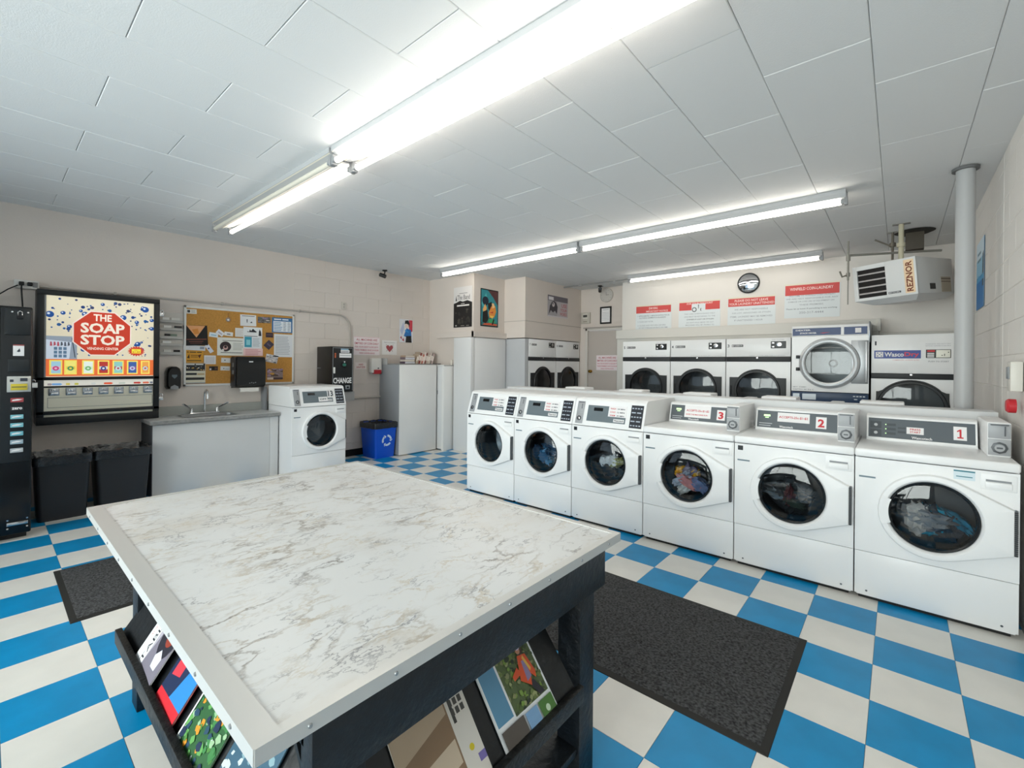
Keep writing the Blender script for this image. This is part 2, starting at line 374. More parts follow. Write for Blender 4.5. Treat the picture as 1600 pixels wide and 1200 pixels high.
for nm, (x0, x1, y0, y1), side in (('left', (-w2, w2, -d2, -d2+.042), 's'), ('right', (-w2, w2, d2-.022, d2), 'n'), ('e', (w2-.022, w2, -d2+.042, d2-.022), 'e'), ('w', (-w2, -w2+.022, -d2+.042, d2-.022), 'w')):
    m = M().box(x0, x1, y0, y1, TZ-.001, TZ+.0014)
    if side in 'sn': yy = -d2-.002 if side == 's' else d2; m.box(-w2, w2, yy, yy+.002, TZ-.027, TZ+.0014)
    else: xx = -w2-.002 if side == 'w' else w2; m.box(xx, xx+.002, -d2, d2, TZ-.027, TZ+.0014)
    e = m.build('metal_edging', ALU, tb, smooth=False)
    n = 9 if side in 'sn' else 7
    for k in range(n):
        t_ = (k+.5)/n*2-1
        if side in 'sn': sgn = -1 if side == 's' else 1; c = (t_*w2, sgn*(d2+.002), TZ-.013); M().lathe([(.0045, 0), (.0035, sgn*.0025)], c, 'y', 10).build('screw', STEEL, e)
        else: sgn = -1 if side == 'w' else 1; c = (sgn*(w2+.002), t_*d2, TZ-.013); M().lathe([(.0045, 0), (.0035, sgn*.0025)], c, 'x', 10).build('screw', STEEL, e)
# aprons
ax = w2-.022
for (a, b, c, d) in ((ax-.035, ax, -d2+.10, d2-.062), (-ax, -ax+.035, -d2+.10, d2-.062), (-ax+.035, ax-.035, d2-.10, d2-.065), (-ax+.035, ax-.035, -d2+.14, -d2+.175)):
    M().box(a, b, c, d, TZ-.165, TZ-.0265, .003).build('apron', BWOOD, tb)
for lx, ly in ((w2-.107, d2-.155), (-w2+.07, d2-.155), (-w2+.07, -d2+.14), (w2-.107, -d2+.14)):
    M().box(lx-.045, lx+.045, ly, ly+.09, 0, TZ-.027, .003).build('leg', BWOOD, tb)
M().box(-w2+.07, w2-.07, -d2+.16, d2-.08, .12, .145, .003).build('lower_shelf', BWOOD, tb)
# sloping literature racks on the right side and the near side
rk = mat('#15181b', .35, bump=.5, bscale=30)
m = M(); m.add([(w2-.275, -d2+.17, .66), (w2-.275, d2-.205, .66), (w2-.035, d2-.205, .365), (w2-.035, -d2+.17, .365), (w2-.285, -d2+.17, .65), (w2-.285, d2-.205, .65), (w2-.045, d2-.205, .355), (w2-.045, -d2+.17, .355)],
      [(0, 1, 2, 3), (4, 5, 6, 7), (0, 1, 5, 4), (1, 2, 6, 5), (2, 3, 7, 6), (3, 0, 4, 7)]); m.build('rack_panel', rk, tb, smooth=False)
M().box(w2-.045, w2-.022, -d2+.17, d2-.19, .345, .395, .003).build('rack_lip', mat('#1c1c1b', .45, bump=1, bscale=70, vary=.6, vscale=60), tb)
m = M(); m.add([(-w2+.10, -d2+.33, .66), (w2-.3, -d2+.33, .66), (w2-.3, -d2+.09, .335), (-w2+.10, -d2+.09, .335), (-w2+.10, -d2+.34, .65), (w2-.3, -d2+.34, .65), (w2-.3, -d2+.10, .325), (-w2+.10, -d2+.10, .325)],
      [(0, 1, 2, 3), (4, 5, 6, 7), (0, 1, 5, 4), (1, 2, 6, 5), (2, 3, 7, 6), (3, 0, 4, 7)]); m.build('rack_panel', rk, tb, smooth=False)
M().box(-w2+.115, w2-.3, -d2+.07, -d2+.092, .315, .37, .003).build('rack_lip', mat('#1c1c1b', .45, bump=1, bscale=70, vary=.6, vscale=60), tb)
# reading matter; each lies on a sloping rack: frame = origin bottom-left, u right, up the slope, n outwards
def booklet(name, label, origin, u, w, h, t, up, shapes, cover, pages='#d8d4cb', cat='magazine', group=None):
    o0 = Vector(origin); u = Vector(u).normalized(); up = Vector(up).normalized(); nn = u.cross(up).normalized()   # outward
    tf = Matrix.Translation(o0) @ Matrix((( u.x, -nn.x, up.x, 0), (u.y, -nn.y, up.y, 0), (u.z, -nn.z, up.z, 0), (0, 0, 0, 1)))
    mats = [mat(cover, .3), mat(pages, .7)]; m = M()
    m.box(0, w, -t, -t+.0006, 0, h); m.mi = 1; m.box(.001, w-.002, -t+.0006, -.0006, .001, h-.001); m.mi = 0; m.box(0, w, -.0006, 0, 0, h); m.box(0, .0008, -t, 0, 0, h)
    k = 0
    for c, sh in shapes:
        mm = mat(c, .3)
        if mm not in mats: mats.append(mm)
        m.mi = mats.index(mm); k += 1; y = -t-.0002-.00002*k
        if sh[0] in ('t', 'tv'): text(m, sh[1], sh[2]*w, sh[3]*w, sh[4]*h, sh[5]*h, y, vert=sh[0] == 'tv')
        elif sh[0] == 'r': m.rect(sh[1]*w, sh[2]*w, sh[3]*h, sh[4]*h, y)
        elif sh[0] == 'c': m.patch([(a*w, b*h) for a, b in circ(sh[1], sh[2], sh[3], 18, h/w)], y)
        else: m.patch([(a*w, b*h) for a, b in sh], y)
    o = m.build(name, mats, smooth=False); o.matrix_world = tf
    return tag(o, label, cat, group)
cx, cy = (tx0+tx1)/2, (ty0+ty1)/2
rnd = random.Random(7)
def blot(cols, n, x0, x1, y0, y1, r0, r1, rr=rnd):
    out = []
    for _ in range(n):
        a, b, r = rr.uniform(x0, x1), rr.uniform(y0, y1), rr.uniform(r0, r1); k = rr.randint(5, 8); ph = rr.random()*6
        out.append((rr.choice(cols), [(min(x1, max(x0, a+r*rr.uniform(.5, 1.2)*math.cos(ph+i*2*PI/k))), min(y1, max(y0, b+.7*r*rr.uniform(.5, 1.2)*math.sin(ph+i*2*PI/k)))) for i in range(k)]))
    return out
# right rack: outward normal (+x,+z); u along +y ; slope up = (-.24, 0, .295)
upR = (-.24, 0, .295); xr, zr = cx+w2-.0345, .371
greens = ['#5c6f3e', '#6f7f48', '#3f4d33', '#8a8f62', '#2f3a2c', '#7b9a45', '#9aa070']
sh = [('#e9ecef', ('r', 0, 1, 0, 1)), ('#5e93b4', ('r', .03, .30, .26, .97)), ('#56663f', ('r', .33, .97, .24, .97))]
sh += blot(greens, 200, .33, .97, .24, .97, .012, .05)
dz = -.17
def sd(pts): return [(p, q+dz) for p, q in pts]
sh += [('#2b2a33', [(.70, .40), (.80, .40), (.90, .25), (.80, .25)]), ('#d9542b', sd([(.60, .62), (.70, .82), (.84, .80), (.89, .62), (.86, .56), (.80, .62), (.74, .53)])), ('#d9542b', sd([(.62, .74), (.50, .69), (.51, .65), (.66, .67)])), ('#8e7fa5', sd([(.70, .58), (.73, .76), (.78, .76), (.80, .60)])), ('#e2b04a', sd([(.76, .78), (.79, .80), (.84, .66), (.81, .64)])),
       ('#4a372c', ('c', .765, .86+dz, .05)), ('#b98468', ('c', .745, .855+dz, .03)), ('#c9c3dc', ('c', .76, .905+dz, .045)),
       ('#4f7b3a', ('r', .70, .97, .03, .21)), ('#cfe3c4', ('c', .83, .12, .03)), ('#7fa8d0', ('r', .45, .67, .03, .21)), ('#57504a', ('r', .03, .42, .03, .22))]
booklet('brochure', 'brochure with a hiker in an orange jacket on the right-hand rack of the black table', (xr, 1.145-.235, zr), (0, 1, 0), .235, .30, .003, upR, sh, '#e9ecef', cat='brochure')
sh = [('#8c7258', ('r', 0, .72, .1, 1)), ('#b9a48b', [(0, .55), (.7, .72), (.7, .9), (0, .8)]), ('#6a4b34', [(0, .82), (.4, .9), (.4, .98), (0, .95)]), ('#cbb9a2', [(0, .2), (.7, .3), (.7, .5), (0, .4)])]
sh += [('#3b3a38', ('r', .76, .80, .6+.0*i, .9)) for i in range(1)]+[('#4a4845', ('r', .76+.07*(i % 3), .81+.07*(i % 3), .66+.08*(i//3), .72+.08*(i//3))) for i in range(9)]+[('#d9c52d', ('c', .86, .35, .03)), ('#7b6fb0', ('r', .9, 1, .2, .27))]
booklet('brochure', 'brochure with beige wooden planks on its cover beside the hiker brochure', (xr, .62, zr), (0, 1, 0), .235, .26, .004, upR, sh, '#ddd8d0', cat='brochure')
# near rack: outward normal (-y,+z); u along +x ; up (0,.24,.325)
upN = (0, .24, .325); yn, zn = cy-d2+.0885, .343
sh = [('#e9eaee', ('r', 0, 1, 0, 1)), ('#77727f', ('r', .34, 1, 0, 1)), ('#a9a5b0', [(.34, .1), (.46, .5), (.62, .72), (.8, .8), (.8, .88), (.55, .82), (.36, .55)]), ('#2b2a33', ('c', .72, .45, .24)), ('#b0492b', ('c', .66, .62, .12)), ('#8c3a2c', ('c', .76, .46, .12)), ('#d36b3c', ('c', .62, .48, .07)), ('#c05a35', ('c', .82, .6, .06)), ('#d3d6df', [(.60, .22), (.72, .3), (.86, .24), (.84, .12), (.66, .12)]),
      ('#2b2d33', ('tv', 'TABLE', .20, .30, .06, .52)), ('#2b2d33', ('tv', 'TIME', .22, .30, .62, .92)), ('#c23b2a', ('tv', 'SOUTH', .06, .11, .30, .5)), ('#55585f', ('tv', 'ISLAND', .06, .11, .56, .8)), ('#9a9ca3', ('r', .14, .15, .04, .96))]
booklet('magazine', 'white magazine with a bowl of food on its cover on the near rack', (-2.10, yn, zn), (1, 0, .12), .255, .30, .004, upN, sh, '#e9eaee')
sh = [('#c62a34', ('r', 0, 1, .0, .16)), ('#1c2a4a', ('r', 0, 1, .16, 1)), ('#e7eaf0', [(.05, .5), (.6, .62), (.6, .78), (.05, .66)]), ('#2f7fc0', [(.45, .16), (1, .16), (1, .7), (.7, .6)]), ('#d23a46', [(.1, .3), (.4, .34), (.4, .5), (.1, .46)]), ('#a02535', [(.1, .8), (.5, .85), (.5, .95), (.1, .9)]), ('#eff1f4', ('t', 'SAVE', .1, .6, .54, .62))]
booklet('magazine', 'red and navy glossy flyer magazine curling over the near rack lip', (-1.80, yn-.001, zn), (1, 0, .06), .20, .28, .006, upN, sh, '#c62a34')
sh = [('#2e5a35', ('r', 0, 1, 0, 1))]+blot(['#3c7a44', '#5f9a55', '#1e2f4a', '#8fb08a', '#b7c9bf', '#27465c', '#4a7d3c', '#d08b2e'], 150, 0, 1, 0, 1, .02, .08)+[('#e6e9e6', ('r', 0, .03, 0, 1))]
booklet('magazine', 'magazine with a green and blue garden cover on the near rack', (-1.555, yn, zn), (1, 0, 0), .22, .29, .005, upN, sh, '#2e5a35')
sh = [('#33566b', ('r', 0, 1, 0, 1))]+blot(['#4a7a8a', '#20303c', '#7c9aa4', '#b8c4c4'], 70, 0, 1, 0, 1, .02, .09)
booklet('magazine', 'dark teal magazine nearest the table corner on the near rack', (-1.30, yn, zn), (1, 0, 0), .2, .27, .004, upN, sh, '#33566b')

# ------------------------------------------------------------------ floor mats
def floor_mat(label, x0, x1, y0, y1):
    m_ = mat('#3e3e3f', .95, bump=1.0, bscale=200, vary=.9, vscale=85)
    t = thing('floor_mat', label, 'mat', ((x0+x1)/2, (y0+y1)/2, 0)); a, b = (x1-x0)/2, (y1-y0)/2
    M().box(-a+.03, a-.03, -b+.03, b-.03, 0, .009, .002).build('carpet_pile', m_, t)
    m = M(); m.loft([[(sx*(a-i), sy*(b-i), z) for sx, sy in ((-1, -1), (1, -1), (1, 1), (-1, 1))] for i, z in ((0, 0), (.002, .003), (.03, .0075), (.03, 0))]); m.build('rubber_border', mat('#242321', .7), t, smooth=False)
floor_mat('large dark grey ribbed floor mat in front of the washers', -1.62, -.352, 1.87, 2.80)
floor_mat('dark grey floor mat between the table and the trash bins', -4.31, -3.39, .31, 1.30)

# ------------------------------------------------------------------ washing machines
WW = .696; WD = .69
wc = (.352, .577); RO = .24; RG = .197
pc = circ(wc[0], wc[1], RO, 48)
DOOR_OUT = hull(pc+[(WW-.026, .684), (WW-.026, .446)])
RECT = [(0.001, .298), (WW-.005, .298), (WW-.005, .874), (0.001, .874)]
A = angles(wc, RECT+[(WW-.026, .684), (WW-.026, .446)], 56)
WG = glassmat('#d9dfe2', .015, .02); GASK = mat('#1b2024', .25); DRUM = mat('#6d7379', .35, .8)
wmesh = {}
wmesh['front_panel'] = M().loft([star(wc, A, RECT, 0, .02), star(wc, A, RECT, 0, 0), ring(wc, A, .218, 0), ring(wc, A, .214, .03)]).mesh('front_panel', WHITE)
wmesh['toe_panel'] = M().box(.001, WW-.005, .003, .02, .03, .294, .003).box(.012, WW-.016, .012, .02, .022, .04).mesh('toe_panel', WHITE)
wmesh['screw'] = M().lathe([(.006, 0), (.005, -.002)], (0, .003, .055), 'y', 10).mesh('screw', DSTEEL)
wmesh['foot'] = M().box(.02, WW-.03, .03, WD-.03, 0, .03).mesh('base_frame', BLACKM, smooth=False)
wmesh['cabinet'] = M().box(.001, .012, .02, WD, .024, .876).box(WW-.016, WW-.005, .02, WD, .024, .876).box(.012, WW-.016, WD-.01, WD, .024, .876).box(.012, WW-.016, .02, WD-.01, .024, .04).mesh('cabinet', WHITE2, smooth=False)
wmesh['door'] = M().loft([star(wc, A, DOOR_OUT, 0, -.001), star(wc, A, DOOR_OUT, .0, -.028), star(wc, A, DOOR_OUT, .004, -.035), star(wc, A, DOOR_OUT, .009, -.037), ring(wc, A, RG+.013, -.036), ring(wc, A, RG+.004, -.028), ring(wc, A, RG, -.012), ring(wc, A, RG, 0)]).mesh('door', PLAST)
# latch wedge: a slightly raised segment at the left of the ring
seg = [(a) for a in [math.radians(158+i*6) for i in range(8)]]
m = M(); ringo = [[(wc[0]+r*math.cos(a), y, wc[1]+r*math.sin(a)) for a in seg] for r, y in ((RO-.004, -.034), (RO-.004, -.041), (RG-.006, -.038), (RG-.006, -.02))]
m.loft(ringo, closed=False)
wmesh['latch'] = m.mesh('door_latch', PLAST)
wmesh['hinge'] = M().box(WW-.026, WW-.015, -.03, 0, .446, .684).mesh('hinge_cover', mat('#5a5d60', .5), smooth=False)
m = M()
for i in range(22): m.box(WW-.027, WW-.0145, -.0335, -.029, .45+i*.0106, .4545+i*.0106)
wmesh['hvent'] = m.mesh('hinge_vent', DK, smooth=False)
wmesh['gasket'] = M().loft([ring(wc, A, RG-.0005, -.016), ring(wc, A, RG-.006, -.020), ring(wc, A, RG-.016, -.012), ring(wc, A, RG-.018, .02), ring(wc, A, .185, .05), ring(wc, A, .24, .07)]).mesh('gasket', GASK)
gp = [(.0001, -.030), (.06, -.0295), (.11, -.027), (.15, -.022), (.18, -.016), (RG-.004, -.012)]
wmesh['glass'] = M().lathe(gp, (wc[0], 0, wc[1]), 'y', 48, False, False).mesh('door_glass', WG)
dr = [ring(wc, A, .24, .07), ring(wc, A, .24, .36), ring(wc, A, .2, .39), ring(wc, A, .02, .40)]
wmesh['drum'] = M().loft(dr, False, True).mesh('drum', DRUM)
m = M()
for k in range(3):
    a = .5+k*2*PI/3; m.loft([[(wc[0]+r*math.cos(a+e), y, wc[1]+r*math.sin(a+e)) for r, e in ((.239, -.16), (.18, -.04), (.18, .04), (.239, .16))] for y in (.08, .35)], True, True, closed=False)
wmesh['baffle'] = m.mesh('drum_baffles', DRUM)
wmesh['drawer'] = M().box(.545, .68, -.004, 0, .775, .86, .004).box(.562, .663, -.012, -.003, .785, .818, .005).mesh('soap_drawer', PLAST)
wmesh['slot'] = M().box(.565, .66, -.0065, -.0042, .820, .830).mesh('drawer_grip', mat('#8b8e92', .5), smooth=False)  # grey strip painted as the shade in the drawer's finger recess
CG = mat('#a3a5a8', .5, .15, bump=.3, bscale=80); CGD = mat('#55585c', .4, .2)
wmesh['badge'] = M().box(.022, .056, -.001, 0, .828, .860).mesh('badge', mat('#23262a', .3), smooth=False)
bm_ = M(); bm_.mi = 0; bm_.box(.02, .10, -.0006, 0, .752, .762)
wmesh['name_strip'] = bm_.mesh('name_strip', mat('#6b7f8a', .4), smooth=False)
# sloping control housing for the front-control machines
TOPZ = 1.122
CP = Matrix.Translation((0, 0, .880)) @ Matrix.Rotation(-math.atan2(.072, .225), 4, 'X')     # plane frame: x right, z up the slope, -y outwards
PH = math.hypot(.072, .225)
m = M(); m.prism([(0, .88), (.072, 1.105), (.09, TOPZ-.004), (.105, TOPZ), (WD, TOPZ), (WD, .88)], .0, WW-.004)
wmesh['control_housing'] = m.mesh('control_housing', WHITE)
wmesh['top'] = M().box(.004, WW-.008, .11, WD-.01, TOPZ, TOPZ+.004, .002).mesh('top_panel', WHITE)
m = M(CP); m.box(.03, .105, -.004, 0, .015, PH-.015, .003); wmesh['coin_plate'] = m.mesh('coin_plate', CG)
m = M(CP); m.mi = 0; m.box(.035, .10, -.006, -.004, PH-.105, PH-.022, .002); m.mi = 1; m.box(.078, .083, -.0075, -.006, PH-.085, PH-.04); m.box(.040, .098, -.0065, -.0045, PH-.028, PH-.022)
wmesh['coin_slot'] = m.mesh('coin_slot', [CG, INK])
m = M(CP); m.box(.036, .10, -.007, -.004, .02, .105, .003); m.mi = 1; m.lathe([(.022, -.007), (.022, -.012), (.012, -.013), (.012, -.009)], (.068, 0, .062), 'y', 20); m.mi = 2; m.lathe([(.011, -.0095), (.008, -.011)], (.068, 0, .062), 'y', 14)
wmesh['coin_box'] = m.mesh('coin_vault', [CG, CGD, CHROME])
GP2 = mat('#69747a', .4)
m = M(CP); m.box(.142, .522, -.0015, 0, .045, PH-.045, .001, 1); wmesh['display'] = m.mesh('control_display', GP2, smooth=False)
m = M(CP); m.box(.205, .295, -.003, -.0015, PH-.095, PH-.065); wmesh['lcd'] = m.mesh('lcd', mat('#0c0d10', .2), smooth=False)
m = M(CP); m.box(.352, .524, -.0028, -.0016, .10, PH-.04)
m.mi = 1
for r in range(3): text(m, ('WASH 24', 'COLD 12', 'WARM 35')[r][:4], .368, .42, .165-r*.03+.0, .180-r*.03, -.0032, 0.02)
m.mi = 2
for r in range(3): text(m, ('24 MIN', '12 MIN', '35 MIN')[r], .435, .505, .165-r*.03, .178-r*.03, -.0032, 0.02)
wmesh['price_card'] = m.mesh('price_card', [PAPER, RED, INK], smooth=False)
m = M(CP); m.mi = 0; m.box(.41, .51, -.003, -.0016, .055, .082); m.mi = 1; text(m, 'Wascotech', .415, .505, .06, .078, -.0034, .02)
wmesh['maker_strip'] = m.mesh('maker_strip', [PAPER, INK], smooth=False)
m = M(CP); m.box(.562, .672, -.003, 0, .02, PH-.02, .0015, 1)
m.mi = 1
for r in range(5):
    for c in range(4 if r % 2 == 0 else 2):
        wd = .016 if r % 2 == 0 else .036; x = .571+c*(.025 if r % 2 == 0 else .048); m.box(x, x+wd, -.0036, -.003, .036+r*.037, .046+r*.037)
wmesh['instruction_card'] = m.mesh('instruction_card', [mat('#22262f', .4), mat('#aeb6c2', .5)], smooth=False)
# rear-control machines
WT = .93
wmesh['worktop'] = M().box(-.001, WW-.003, -.014, WD, .879, WT, .012, 3).mesh('worktop', WHITE)
wmesh['console'] = M().prism([(.455, WT-.001), (.50, 1.090), (.515, 1.10), (.63, 1.10), (.63, WT-.001)], .035, .578).mesh('console', WHITE)
RC = Matrix.Translation((0, .455, WT)) @ Matrix.Rotation(-math.atan2(.045, .16), 4, 'X'); RH = math.hypot(.045, .16)
m = M(RC); m.box(.046, .568, -.002, 0, .022, RH-.012, .001, 1); wmesh['panel'] = m.mesh('control_panel', mat('#596066', .4), smooth=False)
m = M(RC); m.box(.036, .577, -.006, 0, RH-.012, RH, .002).box(.036, .577, -.006, 0, .004, .022, .002).box(.036, .046, -.006, 0, .012, RH-.006, .002).box(.568, .577, -.006, 0, .012, RH-.006, .002); wmesh['bezel'] = m.mesh('panel_bezel', WHITE)
wmesh['meter'] = M().box(.588, .684, .19, .63, WT-.001, 1.125, .008).mesh('coin_meter', WHITE)
wmesh['meter_plate'] = M().box(.592, .680, .184, .19, 1.035, 1.118, .002).box(.592, .680, .182, .19, .94, 1.03, .002).mesh('meter_plate', CG)
m = M(); m.box(.655, .660, .178, .184, 1.05, 1.105).box(.60, .672, .1795, .184, 1.108, 1.114); m.lathe([(.033, .182), (.033, .174), (.026, .172)], (.636, 0, .983), 'y', 8); m.mi = 1; m.lathe([(.022, .172), (.020, .169)], (.636, 0, .983), 'y', 16); m.mi = 0; m.box(.624, .648, .168, .170, .978, .987); wmesh['meter_lock'] = m.mesh('meter_lock', [CGD, CG])
def load(c, cols, seed, fill=.0, n=9):
    r = random.Random(seed); m = M(); mats = []
    for k in range(n):
        col = cols[k % len(cols)]; mm = mat(col, .85, bump=.6, bscale=30, vary=.25, vscale=20)
        if mm not in mats: mats.append(mm)
        m.mi = mats.index(mm)
        a = r.uniform(PI*.95, PI*2.05); rr = r.uniform(.02, .115)
        px, pz, py = c[0]+rr*math.cos(a)*1.0, c[1]+rr*math.sin(a)+fill, r.uniform(.05, .14)
        bm = bmesh.new(); bmesh.ops.create_icosphere(bm, subdivisions=3, radius=r.uniform(.05, .08)); ph = [r.uniform(0, 6) for _ in range(6)]
        sx, sy, sz = r.uniform(.8, 1.5), r.uniform(.7, 1), r.uniform(.5, 1.0); ro = r.uniform(0, PI)
        for v in bm.verts:
            d = v.co.normalized(); q = 1+.22*math.sin(5*d.x*2+ph[0])*math.cos(4*d.z*2+ph[1])+.14*math.sin(11*d.z+ph[2]+3*d.x)+.08*math.sin(19*d.x+ph[3])
            x, z = v.co.x*q*sx, v.co.z*q*sz
            x, z = x*math.cos(ro)-z*math.sin(ro), x*math.sin(ro)+z*math.cos(ro)
            X, Y, Z = px+x, py+v.co.y*q*sy, pz+z
            dd = math.hypot(X-c[0], Z-c[1]); lim = .232 if Y > .08 else .165+max(0, Y-.04)*1.0
            Y = max(.012+.25*dd*dd/.17, Y)
            if dd > lim: X, Z = c[0]+(X-c[0])*lim/dd, c[1]+(Z-c[1])*lim/dd
            v.co = (X, Y, Z)
        m.bmadd(bm)
    return m, mats
def washer(loc, rz, kind, label, num=None, cols=None, seed=1, loadlabel='', group='front-loading washers in the front row', numcol=None, cardtxt=None):
    t = thing('washing_machine', label, 'washing machine', loc, rz, group)
    P = lambda k, nm=None, par=t: inst(nm or wmesh[k].name, wmesh[k], par)
    P('foot'); P('cabinet'); P('front_panel'); tp = P('toe_panel'); inst('screw', wmesh['screw'], tp, (.06, 0, 0)); inst('screw', wmesh['screw'], tp, (WW-.066, 0, 0))
    d = P('door'); P('latch', 'door_latch', d); h = P('hinge', 'hinge_cover', d); P('hvent', 'hinge_vent', d); P('glass', 'door_glass', d)
    P('gasket'); P('drum'); P('baffle'); s = P('drawer'); P('slot', 'drawer_grip', s); P('name_strip')
    if kind == 'front':
        P('badge'); c = P('control_housing'); P('top'); cp = P('coin_plate'); P('coin_slot', 'coin_slot', cp); P('coin_box', 'coin_vault', cp)
        dp = P('display'); P('lcd', 'lcd', dp); P('maker_strip', 'maker_strip', dp); P('instruction_card')
        if num:
            m = M(CP); m.box(.455, .54, -.005, -.0016, .10, PH-.03); m.mi = 1; text(m, num, .465, .53, .115, PH-.045, -.0056, .03)
            m.build('number_card', [PAPER, INK], t, smooth=False)
            m = M(CP); m.box(.335, .45, -.004, -.0016, .055, .115); m.mi = 1; text(m, cardtxt or 'START', .35, .435, .075, .095, -.0046, .02); m.build('start_card', [PAPER, INK], t, smooth=False)
        else: P('price_card')
    else:
        P('worktop'); P('console'); p = P('panel'); P('bezel', 'panel_bezel'); me = P('meter'); P('meter_plate', 'meter_plate', me); P('meter_lock', 'meter_lock', me)
        if kind == 'rear2': P('badge')
        m = M(RC); m.box(*((.47, .53) if num == '1' else (.435, .50)), -.004, -.002, .045, RH-.035)
        m.mi = 1
        if num == '1': m.patch([(.487, .057), (.515, .057), (.515, .065), (.506, .065), (.506, RH-.052), (.499, RH-.052), (.486, RH-.062), (.486, RH-.07), (.497, RH-.064), (.497, .065), (.487, .065)], -.0046)
        else: text(m, num, .447, .488, .055, RH-.05, -.0046, .035)
        m.build('number_card', [PAPER, RED], t, smooth=False)
        m = M(RC)
        if num == '1':
            m.box(.245, .33, -.004, -.002, .06, .105); m.mi = 1; text(m, 'PRESS', .262, .315, .085, .098, -.0046, .02); text(m, 'START', .262, .315, .067, .080, -.0046, .02)
        else:
            m.box(.185, .395, -.004, -.002, .075, RH-.02)if num == '2' else m.box(.165, .385, -.004, -.002, .05, RH-.012); m.mi = 1; text(m, 'ACCEPTS-25c-$1-$2', .195 if num == '2' else .18, .385 if num == '2' else .37, .10, .12, -.0046, .02)
            if num == '3': text(m, 'DOES THE MACHINE RUN', .18, .36, .07, .082, -.0046, .02)
        m.build('payment_card', [PAPER, RED], t, smooth=False)
        m = M(RC); text(m, 'Wascotech', .27, .37, .028, .045, -.0028, .02) if num == '1' else text(m, 'Wascotech', .20, .29, .028, .045, -.0028, .02)
        m.build('maker_lettering', PAPER, p, smooth=False)
        m = M(RC)
        if num == '1':
            for i in range(2):
                m.mi = 0; m.box(.055, .115, -.003, -.002, .03+i*.055, .077+i*.055); m.mi = 1; m.lathe([(.011, -.003), (.009, -.008)], (.085, 0, .053+i*.055), 'y', 14)
            for i in range(3): m.mi = 2; m.box(.135, .141, -.0036, -.002, .05+i*.03, .056+i*.03); m.mi = 0; m.box(.145, .19, -.003, -.002, .045+i*.03, .062+i*.03)
            m.mi = 0; m.box(.20, .24, -.003, -.002, .06, .075).box(.20, .24, -.003, -.002, .09, .1)
        else:
            m.mi = 2; m.box(.09, .135, -.003, -.002, .11, .125) ; m.box(.10, .125, -.003, -.002, .098, .104); m.mi = 1; m.box(.06, .15, -.003, -.002, .052, .057).box(.06, .14, -.003, -.002, .035, .040)
        m.build('buttons', [mat('#474d52', .4), mat('#c3c6c9', .3), emit('#86d63c', .8)], p, smooth=False)
        if num == '1':
            m = M(); m.box(.44, .525, -.0006, 0, .81, .862); m.mi = 1; m.box(.44, .525, -.001, -.0006, .854, .862); m.box(.45, .515, -.001, -.0006, .825, .83); m.build('sticker', [mat('#d5e3ea', .4), mat('#3f7f8f', .4)], t, smooth=False)
    if cols:
        m, mats = load(wc, cols, seed); o = m.build('laundry_load', mats); o.location = loc; o.rotation_euler[2] = rz
        tag(o, loadlabel, 'laundry')
    return t
X0 = .494-WW; YW = 3.536
washer((X0, YW, 0), 0, 'rear', 'washing machine numbered 1 in red, at the right end of the front row', '1', ['#b9b2ac', '#24a0c0', '#3a3c44', '#55565e', '#1c8cb0', '#85878c'], 3, 'grey and teal laundry inside washing machine 1')
washer((X0-WW, YW, 0), 0, 'rear2', 'washing machine numbered 2 in red, second from the right in the front row', '2', ['#20262a', '#2c3a34', '#3b4147', '#5c3034', '#161a1d', '#7b8288'], 5, 'dark green and black laundry inside washing machine 2')
washer((X0-2*WW, YW, 0), 0, 'rear2', 'washing machine numbered 3 in red, with colourful clothes behind its glass', '3', ['#8a9cc0', '#f2b62c', '#f4f2ef', '#77708a', '#f0b030', '#e89a9a', '#2d2f3a', '#c9d2e4', '#7d8fbc'], 11, 'blue, mustard and pink laundry inside washing machine 3')
washer((X0-3*WW, YW, 0), 0, 'front', 'washer with a sloping front panel directly left of washing machine 3', None, ['#1f2024', '#f2f3f6', '#2b2c33', '#b4b478', '#1c1d22', '#e2e5ee'], 8, 'black and white laundry inside the washer left of machine 3')
washer((X0-4*WW, YW, 0), 0, 'front', 'second washer from the left end of the front row, bluish load in its drum', None, ['#3d6e98', '#20486a', '#6fb0dc', '#16304a'], 9, 'blue laundry inside the second washer from the left')
washer((X0-5*WW, YW, 0), 0, 'front', 'leftmost washer of the front row, its drum looking empty and dark')
# machine 13 on the left wall faces +x
washer((-5.50, 2.395, 0), PI/2, 'front', 'washing machine numbered 13 standing alone against the left wall beside the sink counter', '13', group='washers on the left wall', cardtxt='OFF')

# back-to-back second row, facing the dryers; only tops and coin meters show
struct(M().box(-3.70, .49, 4.235, 4.46, 0, 1.148, .006).build('trim_4', mat('#d9dadb', .4)))
def back_washer(x, lab):
    t = thing('washing_machine', lab, 'washing machine', (x+WW, 5.19, 0), PI, 'washers of the hidden rear row')
    P = lambda k, nm=None, par=t: inst(nm or wmesh[k].name, wmesh[k], par)
    for k in ('foot', 'cabinet', 'front_panel', 'toe_panel', 'gasket', 'drum', 'drawer', 'console', 'worktop', 'panel', 'bezel'): P(k)
    d = P('door'); P('glass', 'door_glass', d); me = P('meter'); P('meter_plate', 'meter_plate', me); P('meter_lock', 'meter_lock', me)
    M().box(.19, .46, .45, .66, 1.098, 1.162, .008).build('console_lid', WHITE, t)
for k, lab in enumerate(('rear-row washer whose raised lid shows under the round steel dryer door', 'rear-row washer whose raised lid shows just left of the steel dryer door', 'rear-row washer whose raised lid shows between two plain white dryers', 'rear-row washer whose raised lid shows before the dryer next to the niche door', 'rear-row washer whose raised lid shows in front of the niche door')):
    back_washer(-.47-k*.70, lab)

